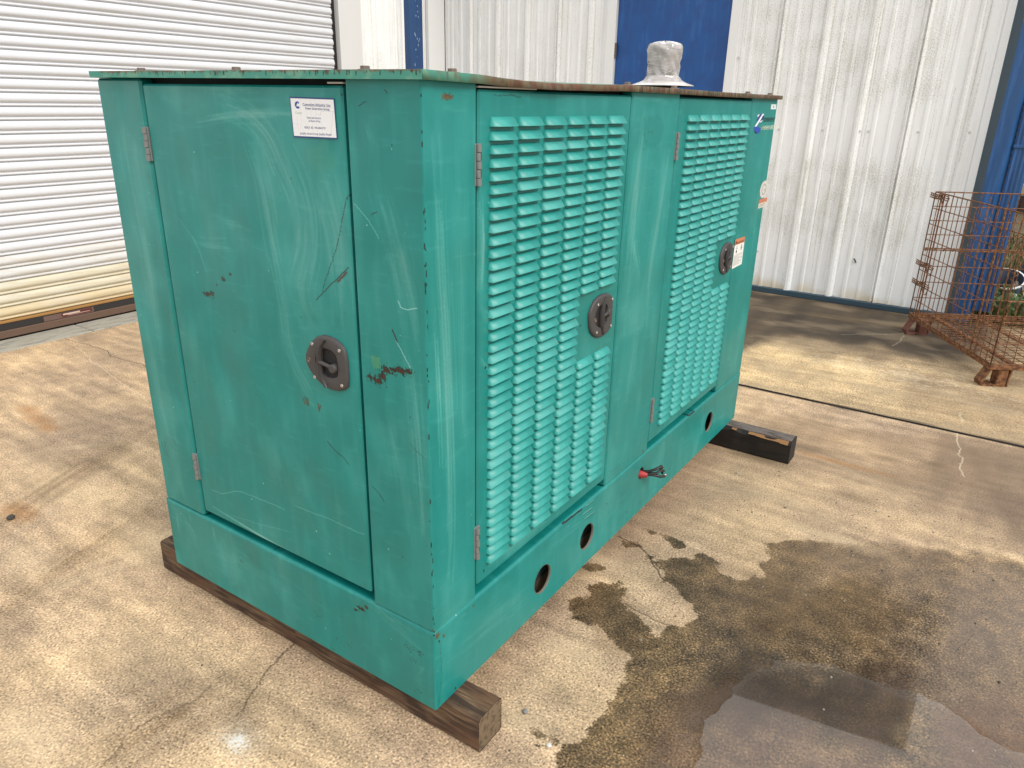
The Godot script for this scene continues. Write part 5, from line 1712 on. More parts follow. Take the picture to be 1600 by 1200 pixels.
	for d in 2:
		um = l_uv
		st = mb()
		var za: float = [-0.772, -1.712][d]
		var zb: float = [-0.1535, -1.0775][d]
		box(st, Vector3(-0.030, 0.336, za), Vector3(-0.001, 1.3775, zb), 0.004)
		var door := part("louvered_door", st, lm, g)
		var rest := mb()
		for c in 6:
			for r in 40:
				var y := 1.3233 - 0.0240 * r
				if c > 3 and y > 0.768 and y < 0.931:
					continue
				var zc: float = [-0.2265, -1.1805][d] - [0.0935, 0.0925][d] * c
				var at := Vector3(-0.001, y, zc)
				if made < 300:
					var o := put("louver", lv, door, at - g.position)
					o.set_surface_override_material(0, tones[[0, 0, 0, 1, 1, 2][rng.randi() % 6]])
					made += 1
				else:
					for s in 2:
						if s == 0:
							rest.append_from(lv, 0, Transform3D(Basis(), at - g.position))
		if d == 1:
			var rm := ArrayMesh.new()
			rm.add_surface_from_arrays(Mesh.PRIMITIVE_TRIANGLES, rest.commit_to_arrays())
			rm.surface_set_material(0, tones[0])
			put("louver_rows", rm, door).set_meta("kind", "stuff")
		hinge(door, o_long, [-0.1500, -1.0760][d], 1.213, 1.287)
		hinge(door, o_long, [-0.1500, -1.0760][d], 0.412, 0.492)
		var dz: float = [0.0, -0.9525][d]
		var ring := []
		for p in [V(-0.610,0.860), V(-0.611,0.871), V(-0.615,0.880), V(-0.623,0.889), V(-0.633,0.898), V(-0.644,0.903), V(-0.657,0.906), V(-0.675,0.908), V(-0.696,0.906), V(-0.711,0.903), V(-0.723,0.898), V(-0.731,0.890), V(-0.735,0.882), V(-0.737,0.863), V(-0.738,0.843), V(-0.738,0.825), V(-0.734,0.810), V(-0.725,0.801), V(-0.713,0.796), V(-0.699,0.794), V(-0.682,0.793), V(-0.666,0.795), V(-0.651,0.800), V(-0.634,0.810), V(-0.622,0.821), V(-0.615,0.835)]:
			ring.append(p + V(dz, 0))
		var sh := []
		for p in [V(-0.650,0.886), V(-0.729,0.885), V(-0.651,0.813), V(-0.730,0.813)]:
			sh.append(p + V(dz, 0))
		var key: Vector2 = V(-0.640,0.848) + V(dz, 0)
		latch(door, o_long, ring, V(-0.674 + dz, 0.852), V(-0.712 + dz, 0.853), sh, key, [V(-0.6865 + dz, 0.899), V(-0.681 + dz, 0.884), V(-0.678 + dz, 0.866), V(-0.677 + dz, 0.848), V(-0.678 + dz, 0.828), V(-0.681 + dz, 0.812), V(-0.685 + dz, 0.800)], -1.0)

	# ---- lid with folded edges; the long edge is dented
	um = [0, 2, -1.0, -2.1, 1.04, 2.2]
	st = mb()
	st.set_smooth_group(3)
	var N := 48
	var xs := [-0.966, -0.5, -0.2, -0.06, 0.012]
	var top := func(x: float, zq: float) -> Vector3:
		var k := smoothstep(-0.2, 0.012, x)
		return Vector3(x, 1.4035 + sag(zq) * k * k, zq)
	for i in N:
		var z0 := lerpf(0.012, -2.03, float(i) / N)
		var z1 := lerpf(0.012, -2.03, float(i + 1) / N)
		for j in 4:
			quad(st, top.call(xs[j], z0), top.call(xs[j], z1), top.call(xs[j + 1], z1), top.call(xs[j + 1], z0))
	var tim := Image.create_empty(512, 1024, false, Image.FORMAT_RGBA8)
	tim.fill(Color(0.35, 0.52, 0.46))
	cloud(tim, Color(0.42, 0.25, 0.17), 0.012, 950, 0.4, 0.7, 0.85)
	cloud(tim, Color(0.55, 0.50, 0.42), 0.03, 951, 0.5, 0.8, 0.4)
	var lid := part("lid", st, texmat(tim, 0.8), g)
	var lip := func(zq: float) -> float: return 1.3885 + sag(zq) * 0.75
	var bend := func(zq: float) -> float: return 0.012 - 0.003 * exp(-pow((zq + 0.20) / 0.07, 2.0)) + 0.003 * exp(-pow((zq + 0.38) / 0.08, 2.0))
	st = mb()
	um = [2, 1, -2.03, 1.375, 2.045, 0.032]
	st.set_smooth_group(4)
	for i in N:
		var z0 := lerpf(0.012, -2.03, float(i) / N)
		var z1 := lerpf(0.012, -2.03, float(i + 1) / N)
		quad(st, top.call(0.012, z0), top.call(0.012, z1), Vector3(bend.call(z1) + 0.001, lip.call(z1), z1), Vector3(bend.call(z0) + 0.001, lip.call(z0), z0))
		quad(st, Vector3(bend.call(z0) + 0.001, lip.call(z0), z0), Vector3(bend.call(z1) + 0.001, lip.call(z1), z1), Vector3(bend.call(z1) - 0.0015, lip.call(z1), z1), Vector3(bend.call(z0) - 0.0015, lip.call(z0), z0))
	part("folded_edge", st, texmat(edge_paint(true), 0.75), lid)
	st = mb()
	um = [0, 1, -0.976, 1.3885, 0.988, 0.016]
	flat(st)
	quad(st, Vector3(-0.966, 1.4035, 0.012), Vector3(0.012, 1.4035, 0.012), Vector3(0.0125, 1.3885, 0.0125), Vector3(-0.9662, 1.3905, 0.0125))
	quad(st, Vector3(-0.9662, 1.3905, 0.0125), Vector3(0.0125, 1.3885, 0.0125), Vector3(0.011, 1.3885, 0.0105), Vector3(-0.965, 1.3905, 0.0105))
	var ee := texmat(edge_paint(false), 0.7)
	part("folded_edge", st, ee, lid)
	st = mb()
	flat(st)
	quad(st, Vector3(-0.966, 1.4035, -2.03), Vector3(-0.966, 1.4035, 0.012), Vector3(-0.9662, 1.3905, 0.0125), Vector3(-0.9662, 1.3905, -2.03))
	quad(st, Vector3(0.012, 1.3965, -2.03), Vector3(-0.966, 1.4035, -2.03), Vector3(-0.966, 1.3905, -2.03), Vector3(0.012, 1.383, -2.03))
	part("folded_edge", st, ee, lid)
	# pale sealing strip that shows under the bent edge
	st = mb()
	box(st, Vector3(-0.012, 1.3805, -0.34), Vector3(0.002, 1.3835, -0.150), 0.0008)
	part("seal_strip", st, mat(lin(0.55, 0.53, 0.50), 0.7), lid)
	st = mb()
	box(st, Vector3(-0.215, 1.3815, -0.010), Vector3(-0.176, 1.3845, 0.001), 0.0008)
	part("seal_strip", st, mat(lin(0.45, 0.43, 0.38), 0.7), lid)
	for b in [V(-0.828, -0.03), V(-0.152, -0.03), V(-0.022, -0.106), V(-0.022, -0.787), V(-0.022, -1.077), V(-0.022, -1.72), V(-0.022, -1.98), V(-0.5, -0.03), V(-0.94, -1.0)]:
		st = mb()
		var t := Transform3D(Basis(Vector3(1, 0, 0), -PI / 2), Vector3(b.x, 1.4035 + sag(b.y) * smoothstep(-0.2, 0.012, b.x), b.y))
		disc(st, t, [V(0.0135, 0.0), V(0.013, 0.002), V(0.0085, 0.0026)], 12)
		disc(st, t, [V(0.0085, 0.0024), V(0.0085, 0.0070), V(0.007, 0.0078), V(0.0, 0.0080)], 6, false)
		part("bolt", st, M.boltmat, lid)

	# ---- exhaust outlet wrapped in plastic film
	var ex := Vector3(-0.328, 1.408, -1.70)
	var wn := FastNoiseLite.new()
	wn.frequency = 12.0
	wn.fractal_type = FastNoiseLite.FRACTAL_RIDGED
	wn.fractal_octaves = 3
	var prof := [V(0.112, 0.012), V(0.110, 0.0145), V(0.084, 0.0225), V(0.066, 0.031), V(0.057, 0.039), V(0.0535, 0.046), V(0.053, 0.06), V(0.0525, 0.075), V(0.0535, 0.09), V(0.055, 0.105), V(0.057, 0.118), V(0.0575, 0.130), V(0.056, 0.139), V(0.050, 0.146), V(0.036, 0.150), V(0.018, 0.1535), V(0.0, 0.154)]
	var n2 := 44
	var ring3 := func(i: int, k: int) -> Vector3:
		var a := TAU * k / n2
		var p: Vector2 = prof[i]
		var d := Vector3(cos(a), 0, sin(a))
		var wob := wn.get_noise_3d(d.x * 0.14, p.y * 1.6, d.z * 0.14) * (0.0085 if i > 3 else 0.003)
		var lump := wn.get_noise_2d(d.x * 0.1 + 9.0, d.z * 0.1) * (0.006 if i > 11 else 0.0)
		return ex + d * (p.x + (wob if i < prof.size() - 1 else 0.0)) + Vector3(0, p.y + lump, 0)
	var film := Image.create_empty(512, 512, false, Image.FORMAT_RGBA8)
	film.fill(Color(0.64, 0.61, 0.595))
	cloud(film, Color(0.50, 0.47, 0.455), 0.015, 960, 0.5, 0.8, 0.55, 2.0, 1.0)
	for k in 260:
		var a := V(rng.randf() * 512, 100 + rng.randf() * 350)
		hair(film, [a, a + V(rng.randf_range(-30, 70), rng.randf_range(-26, 26))], Color(0.97, 0.97, 0.97), rng.randf_range(0.3, 0.9), 0.5, 0.1)
	for k in 60:
		blot(film, V(rng.randf() * 512, rng.randf_range(0, 90)), 40, 24, Color(0.96, 0.96, 0.97), 0.7)
	for k in 80:
		blot(film, V(rng.randf() * 512, rng.randf_range(440, 512)), 40, 16, Color(0.88, 0.87, 0.86), 0.6)
	for nm in [[0, 5, "wrap_skirt"], [5, 16, "wrap_neck"]]:
		st = mb()
		st.set_smooth_group(2)
		for i in range(nm[0], nm[1]):
			for k in n2:
				var ids := [[i, k, 0.0], [i + 1, k, 0.0], [i + 1, (k + 1) % n2, 1.0], [i, (k + 1) % n2, 1.0]]
				for t in [0, 1, 2, 0, 2, 3]:
					var e: Array = ids[t]
					st.set_uv(Vector2((k + e[2]) / n2, 1.0 - e[0] / 16.0))
					st.add_vertex(ring3.call(e[0], e[1]))
		var fm := texmat(film, 0.22, 0.0, true)
		fm.clearcoat_enabled = true
		fm.clearcoat = 0.6
		fm.clearcoat_roughness = 0.15
		part(nm[2], st, fm, g)
	st = mb()
	disc(st, Transform3D(Basis(Vector3(1, 0, 0), -PI / 2), Vector3(ex.x, 1.4035, ex.z)), [V(0.05, 0), V(0.05, 0.012), V(0.095, 0.0145)], 24)
	part("exhaust_collar", st, M.dark, g)

	# ---- battery leads hanging from a hole in the skirt
	var h0 := Vector3(0.0, 0.243, -1.0405)
	st = mb()
	tube(st, [h0 + Vector3(-0.01, -0.003, 0.002), h0 + Vector3(0.008, -0.002, 0.0), h0 + Vector3(0.018, -0.003, -0.006)], 0.0135, 10, 0.0095)
	part("red_boot", st, mat(lin(0.42, 0.035, 0.035), 0.5), g)
	var bm := mat(lin(0.016, 0.015, 0.014), 0.45)
	for c in [
		[Vector3(-0.01, 0.004, 0), Vector3(0.022, 0.010, -0.006), Vector3(0.042, 0.020, -0.016), Vector3(0.052, 0.026, -0.030), Vector3(0.050, 0.018, -0.046), Vector3(0.044, 0.006, -0.056)],
		[Vector3(0.020, -0.002, -0.008), Vector3(0.040, -0.004, -0.020), Vector3(0.056, -0.010, -0.034), Vector3(0.060, -0.014, -0.052)],
		[Vector3(0.020, 0.000, -0.008), Vector3(0.044, 0.004, -0.022), Vector3(0.052, 0.012, -0.036), Vector3(0.056, 0.004, -0.050), Vector3(0.050, -0.008, -0.056)]]:
		st = mb()
		var pts := []
		for p in c:
			pts.append(h0 + p)
		tube(st, pts, 0.0048, 8)
		part("battery_lead", st, bm, g)
	for p in [Vector3(0.060, -0.014, -0.056), Vector3(0.044, 0.006, -0.060), Vector3(0.051, 0.024, -0.034)]:
		st = mb()
		disc(st, Transform3D(Basis.from_euler(Vector3(0.4, 1.1, 0.3)), h0 + p), [V(0.003, -0.003), V(0.0075, -0.002), V(0.0075, 0.002), V(0.003, 0.003)], 10)
		part("cable_lug", st, M.screw if p.x > 0.055 else bm, g)

	# ---- small decals on the far post
	var wst := mb()
	flat(wst)
	var w4 := [V(-1.718,0.905), V(-1.829,0.903), V(-1.831,0.798), V(-1.718,0.797)]
	for id in [0, 1, 2, 0, 2, 3]:
		wst.set_uv(cs[id])
		wst.add_vertex(Vector3(0.0005, w4[id].y, w4[id].x))
	part("warning_sticker", wst, texmat(warning_image(), 0.5), g)
	decal(g, "emblem_sticker", V(-1.745,1.336), V(-1.876,1.264), emblem_image(), true)
	decal(g, "lettering_sticker", V(-1.845,1.338), V(-2.057,1.278), lettering_image(), true)
	decal(g, "small_sticker", V(-1.937,1.366), V(-2.003,1.349), small_image(0), false)
	decal(g, "round_sticker", V(-1.940,1.095), V(-2.047,1.027), small_image(1), true)
	decal(g, "small_sticker", V(-1.948,1.026), V(-2.056,0.992), small_image(2), false)

func decal(g: Node3D, called: String, tl: Vector2, brr: Vector2, im: Image, cut: bool) -> void:
	var st := mb()
	flat(st)
	var cs := [V(0, 0), V(1, 0), V(1, 1), V(0, 1)]
	var ps := [V(tl.x, tl.y), V(brr.x, tl.y), V(brr.x, brr.y), V(tl.x, brr.y)]
	for id in [0, 1, 2, 0, 2, 3]:
		st.set_uv(cs[id])
		st.add_vertex(Vector3(0.0005, ps[id].y, ps[id].x))
	var m := texmat(im, 0.5)
	if cut:
		m.transparency = BaseMaterial3D.TRANSPARENCY_ALPHA
	part(called, st, m, g)

func sticker_image() -> Image:
	var w := 700
	var h := 440
	var im := Image.create_empty(w, h, false, Image.FORMAT_RGBA8)
	im.fill(Color(0.12, 0.22, 0.45))
	im.fill_rect(Rect2i(10, 16, w - 20, h - 32), Color(0.90, 0.895, 0.90))
	var ink := Color(0.08, 0.12, 0.36)
	letter(im, "Cummins Atlantic Inc.", V(425, 82), 46, ink, "Droid Sans", 700, 0.92)
	letter(im, "Power Generation Group", V(428, 122), 36, ink, "Droid Sans", 700, 0.88)
	letter(im, "Parts and Service", V(360, 222), 30, ink.lightened(0.12), "Droid Sans", 700, 0.88)
	letter(im, "24 Hours A Day", V(365, 256), 30, ink.lightened(0.12), "Droid Sans", 700, 0.86)
	letter(im, "KENLY, NC  919-284-9111", V(365, 328), 32, ink, "Droid Sans", 700, 0.9)
	letter(im, "Quality Service From Quality People", V(365, 394), 32, ink, "Droid Serif", 700, 0.86, 0.35)
	# emblem: a heavy C cut by a lighter stroke
	var c := V(118, 88)
	var o := []
	for k in 15:
		var a := deg_to_rad(300.0 - k * 15.0)
		o.append(c + V(cos(a) * 44, -sin(a) * 44))
	var out := []
	for k in 21:
		var a := deg_to_rad(48.0 + k * 13.2)
		out.append(c + V(cos(a) * 46, -sin(a) * 40))
	for k in 21:
		var a := deg_to_rad(48.0 + (20 - k) * 13.2)
		out.append(c + V(cos(a) * 19 + 6, -sin(a) * 16))
	poly(im, out, Color(0.13, 0.24, 0.58))
	stroke(im, [V(84, 112), V(132, 58)], 2.0, Color(0.9, 0.9, 0.92), 0.9, 0.0, 0.3)
	letter(im, "Onan", V(124, 172), 44, Color(0.35, 0.55, 0.42), "Droid Sans", 400, 1.05, 0.1, true, 0.75)
	# cracks in the print
	var cr := Color(0.45, 0.40, 0.34)
	for x in [[150, 165], [235, 262], [320, 330], [395, 400], [470, 480]]:
		hair(im, [V(x[0] + 10, 18), V(lerpf(x[0], x[1], 0.5), 220), V(x[1], 422)], cr, 0.5, 0.5, 0.15)
	hair(im, [V(400, 180), V(460, 190), V(490, 150), V(560, 140), V(688, 142)], cr.darkened(0.3), 0.85, 0.5)
	hair(im, [V(660, 150), V(640, 260), V(618, 330), V(610, 400)], cr.darkened(0.3), 0.8, 0.6, 0.1)
	hair(im, [V(14, 290), V(90, 296), V(140, 306), V(110, 360)], cr, 0.6, 0.5)
	hair(im, [V(80, 210), V(95, 400)], cr, 0.5, 0.5)
	hair(im, [V(170, 240), V(260, 330)], cr, 0.5, 0.5)
	for k in 40:
		blot(im, V(rng.randf() * w, rng.randf() * h), 14, 10, Color(0.75, 0.70, 0.62), 0.12)
	return im

func warning_image() -> Image:
	var im := Image.create_empty(200, 300, false, Image.FORMAT_RGBA8)
	im.fill(Color(0.89, 0.89, 0.87))
	im.fill_rect(Rect2i(0, 0, 200, 62), Color(0.78, 0.48, 0.33))
	var ink := Color(0.16, 0.10, 0.09)
	letter(im, "WARNING", V(118, 44), 36, Color(0.30, 0.12, 0.08), "Droid Sans", 700, 0.85)
	poly(im, [V(26, 12), V(44, 48), V(8, 48)], Color(0.20, 0.09, 0.07))
	poly(im, [V(24, 24), V(28, 24), V(27, 38), V(25, 38)], Color(0.80, 0.42, 0.26))
	# two pictograms: a hand at a fan, and a hand at a hot part
	for k in 3:
		var a := k * TAU / 3.0 + 0.4
		poly(im, [V(50, 92), V(50, 92) + V(cos(a), sin(a)) * 20, V(50, 92) + V(cos(a + 0.7), sin(a + 0.7)) * 20], ink)
	poly(im, [V(40, 118), V(58, 114), V(62, 140), V(56, 152), V(42, 150)], ink)
	poly(im, [V(136, 74), V(152, 84), V(146, 110), V(166, 104), V(168, 112), V(150, 124), V(156, 140), V(146, 142), V(136, 118)], ink)
	stroke(im, [V(172, 78), V(166, 88), V(174, 98)], 1.5, ink, 0.8)
	im.fill_rect(Rect2i(98, 70, 2, 86), Color(0.6, 0.6, 0.58))
	for r in 13:
		var y := 166 + r * 9
		var x := 12
		while x < (180 if r % 4 != 3 else 120):
			var ww := rng.randi_range(6, 22)
			im.fill_rect(Rect2i(x, y, mini(ww, 188 - x), 4), Color(0.42, 0.38, 0.37))
			x += ww + 5
	return im

func emblem_image() -> Image:
	var im := Image.create_empty(128, 220, false, Image.FORMAT_RGBA8)
	im.fill(Color(0.1, 0.2, 0.5, 0.0))
	var bl := Color(0.14, 0.27, 0.66)
	poly(im, [V(60, 8), V(118, 12), V(112, 60), V(74, 100), V(40, 76)], Color(0.16, 0.25, 0.5))
	poly(im, [V(100, 4), V(118, 10), V(72, 90), V(44, 140), V(24, 136), V(54, 84)], Color(0.90, 0.92, 0.95))
	poly(im, [V(40, 22), V(66, 6), V(62, 20), V(48, 44)], Color(0.85, 0.88, 0.93))
	poly(im, [V(116, 64), V(96, 94), V(74, 96), V(84, 82)], Color(0.85, 0.88, 0.93))
	poly(im, [V(22, 138), V(52, 132), V(98, 158), V(92, 196), V(70, 212), V(46, 184), V(28, 176)], bl)
	poly(im, [V(28, 176), V(46, 184), V(62, 210), V(40, 204)], Color(0.06, 0.12, 0.16))
	return im

func lettering_image() -> Image:
	var im := Image.create_empty(300, 200, false, Image.FORMAT_RGBA8)
	im.fill(Color(0.185, 0.545, 0.478, 0.0))
	letter(im, "Power", V(112, 76), 92, Color(0.06, 0.09, 0.09), "Droid Sans", 700, 0.9, 0.2, true)
	letter(im, "Generation", V(150, 168), 84, Color(0.80, 0.82, 0.74), "Droid Sans", 700, 0.74, 0.0, true)
	return im

func small_image(k: int) -> Image:
	var im := Image.create_empty(96, 96, false, Image.FORMAT_RGBA8)
	if k == 0:
		im.fill(Color(0.82, 0.86, 0.86))
		im.fill_rect(Rect2i(38, 26, 20, 44), Color(0.55, 0.60, 0.60))
	elif k == 1:
		im.fill(Color(0.6, 0.6, 0.58, 0.0))
		blot(im, V(48, 48), 46, 46, Color(0.78, 0.77, 0.74), 1.0, 0.01)
		var o := []
		for i in 20:
			o.append(V(48 + cos(i * TAU / 19) * 24, 48 + sin(i * TAU / 19) * 26))
		stroke(im, o, 4, Color(0.55, 0.53, 0.52), 0.6)
		stroke(im, [V(48, 50), V(62, 50), V(62, 64)], 4, Color(0.55, 0.53, 0.52), 0.6)
	else:
		im.fill(Color(0.78, 0.77, 0.72))
		im.fill_rect(Rect2i(0, 0, 96, 44), Color(0.74, 0.46, 0.34))
		im.fill_rect(Rect2i(10, 58, 70, 6), Color(0.5, 0.45, 0.42))
		im.fill_rect(Rect2i(10, 74, 54, 6), Color(0.5, 0.45, 0.42))
	return im

# ---------------------------------------------------------------- wire container
func container() -> void:
	var A := Vector3(0.385, 0.0, -4.33)
	var B := Vector3(0.880, 0.0, -3.46)
	var u := (B - A).normalized()
	var L := A.distance_to(B)
	var v := Vector3(-u.z, 0, u.x)
	if v.x < 0.0:
		v = -v
	var W := 1.10
	var P := func(a: float, b: float, y: float) -> Vector3: return A + u * a + v * b + Vector3(0, y, 0)
	var g := base("wire_container", A + u * L / 2 + v * W / 2)
	tag(g, "rusty folding wire mesh container with open top standing before the blue downspout", "wire basket")
	var y0 := 0.125
	var y1 := 0.889
	var R := 0.0024
	var st := mb()
	# side facing left
	var grid := func(s: SurfaceTool, f: Callable, len: float, ya: float, yb: float, nv: int, nh: int) -> void:
		for i in nv + 1:
			var t := len * i / nv
			rod(s, f.call(t, ya), f.call(t, yb), R * (1.5 if i == 0 or i == nv else 1.0))
		for j in nh + 1:
			var y := lerpf(ya, yb, float(j) / nh)
			rod(s, f.call(0.0, y) + Vector3(0, 0.001, 0), f.call(len, y) + Vector3(0, 0.001, 0), R * (1.7 if j == nh or j == 0 else 1.15))
	grid.call(st, func(t: float, y: float) -> Vector3: return P.call(t, 0.0, y), L, y0, y1, 18, 8)
	part("side_panel", st, M.rust, g)
	st = mb()
	grid.call(st, func(t: float, y: float) -> Vector3: return P.call(t, W, y), L, y0, y1, 18, 8)
	part("side_panel", st, M.rust, g)
	st = mb()
	grid.call(st, func(t: float, y: float) -> Vector3: return P.call(0.0, t, y), W, y0, 0.535, 20, 4)
	part("back_panel", st, M.rust, g)
	st = mb()
	grid.call(st, func(t: float, y: float) -> Vector3: return P.call(0.0, t, y), W, 0.545, y1, 20, 4)
	for k in 20:
		rod(st, P.call(0.0, W * (k + 0.2) / 20.0, 0.530), P.call(0.004, W * (k + 0.3) / 20.0, 0.552), 0.004)
	part("back_gate", st, M.rust, g)
	st = mb()
	grid.call(st, func(t: float, y: float) -> Vector3: return P.call(L, t, y), W, y0, 0.46, 20, 3)
	part("front_panel", st, M.rust, g)
	st = mb()
	# helical hinge at the near corner
	var hel := []
	for k in 150:
		var a := k * 0.62
		hel.append(P.call(L + cos(a) * 0.013, sin(a) * 0.013, y0 + (y1 - y0) * k / 149.0))
	tube(st, hel, 0.0022, 4)
	part("coil_hinge", st, M.rust, g)
	st = mb()
	hel = []
	for k in 110:
		var a := k * 0.62
		hel.append(P.call(cos(a) * 0.011, sin(a) * 0.011, y0 + (y1 - y0) * k / 109.0))
	# stiffening rods in pairs near both ends of the side
	for t in [0.10, 0.135, 0.80, 0.845]:
		rod(st, P.call(L * t, -0.008, y0 + 0.01), P.call(L * t, -0.008, y1 - (0.0 if t < 0.5 else 0.0)), 0.0045, 6)
	part("stiffening_rod", st, M.rust, g)
	# latches: bundles of wire loops at three heights
	for y in [0.868, 0.455, 0.335]:
		st = mb()
		for k in 3:
			var o := 0.012 * k
			tube(st, [P.call(-0.035, -0.012, y + o - 0.01), P.call(0.05, -0.016, y + o - 0.014), P.call(0.13, -0.018, y + o - 0.004), P.call(0.20, -0.014, y + o - 0.01)], 0.0032, 5)
		tube(st, [P.call(0.09, -0.016, y + 0.012), P.call(0.14, -0.024, y - 0.005), P.call(0.17, -0.026, y - 0.045), P.call(0.205, -0.024, y - 0.040), P.call(0.215, -0.018, y + 0.010)], 0.0034, 5)
		var c := []
		for k in 26:
			c.append(P.call(-0.02 + 0.005 * k, -0.012 + cos(k * 1.3) * 0.012, y + sin(k * 1.3) * 0.014))
		tube(st, c, 0.0026, 4)
		part("latch_loop", st, M.rust, g)
	# deck of crossed wires on an angle frame
	st = mb()
	for k in 21:
		rod(st, P.call(L * k / 20.0, 0.0, y0 + 0.004), P.call(L * k / 20.0, W, y0 + 0.004), 0.0024, 4)
	for k in 19:
		rod(st, P.call(0.0, W * k / 18.0, y0), P.call(L, W * k / 18.0, y0), 0.0024, 4)
	part("deck", st, M.rust, g)
	st = mb()
	var bs := Basis(u, Vector3.UP, v) if u.cross(Vector3.UP).dot(v) > 0 else Basis(u, Vector3.UP, v)
	var T := Transform3D(bs, A)
	box(st, Vector3(0.0, 0.096, -0.004), Vector3(L, 0.120, 0.004), 0.001, T)
	box(st, Vector3(0.0, 0.096, W - 0.004), Vector3(L, 0.120, W + 0.004), 0.001, T)
	box(st, Vector3(-0.004, 0.096, 0.0), Vector3(0.004, 0.120, W), 0.001, T)
	box(st, Vector3(L - 0.004, 0.096, 0.0), Vector3(L + 0.004, 0.120, W), 0.001, T)
	for k in 4:
		box(st, Vector3(0.005, 0.108, W * (k + 0.5) / 4.0 - 0.015), Vector3(L - 0.005, 0.119, W * (k + 0.5) / 4.0 + 0.015), 0.001, T)
	part("frame", st, M.rust, g)
	# pressed steel feet: a sloping strap and an upright channel joined at the floor
	var fm := mat(lin(0.15, 0.055, 0.035), 0.85)
	for q in [[0.035, 0.06], [L - 0.035, 0.06], [0.035, W - 0.06], [L - 0.035, W - 0.06]]:
		st = mb()
		flat(st)
		var sg := -1.0 if q[0] < L / 2 else 1.0
		var pl := []
		# (offset across, height) of the strap, seen along u
		for s in [[-0.045, 0.098], [-0.083, 0.020], [-0.078, 0.002], [-0.040, 0.002], [-0.022, 0.010], [-0.004, 0.002], [0.050, 0.002], [0.058, 0.098]]:
			pl.append(s)
		var hw := 0.034
		for k in pl.size() - 1:
			var a: Array = pl[k]
			var b: Array = pl[k + 1]
			var p0 := Vector3(q[0], a[1], q[1] + a[0])
			var p1 := Vector3(q[0], b[1], q[1] + b[0])
			var nn := Vector3(0, p1.z - p0.z, -(p1.y - p0.y)).normalized() * 0.0035
			for e in [[nn, 1.0], [-nn, -1.0]]:
				quad(st, T * (p0 + e[0] + Vector3(-hw, 0, 0)), T * (p0 + e[0] + Vector3(hw, 0, 0)), T * (p1 + e[0] + Vector3(hw, 0, 0)), T * (p1 + e[0] + Vector3(-hw, 0, 0)))
			quad(st, T * (p0 + nn + Vector3(hw, 0, 0)), T * (p1 + nn + Vector3(hw, 0, 0)), T * (p1 - nn + Vector3(hw, 0, 0)), T * (p0 - nn + Vector3(hw, 0, 0)))
			quad(st, T * (p0 + nn + Vector3(-hw, 0, 0)), T * (p1 + nn + Vector3(-hw, 0, 0)), T * (p1 - nn + Vector3(-hw, 0, 0)), T * (p0 - nn + Vector3(-hw, 0, 0)))
		box(st, Vector3(q[0] - 0.030, 0.003, q[1] - 0.008), Vector3(q[0] + 0.030, 0.098, q[1] + 0.047), 0.004, T)
		part("foot", st, fm if q[0] < L / 2 else M.rust, g)

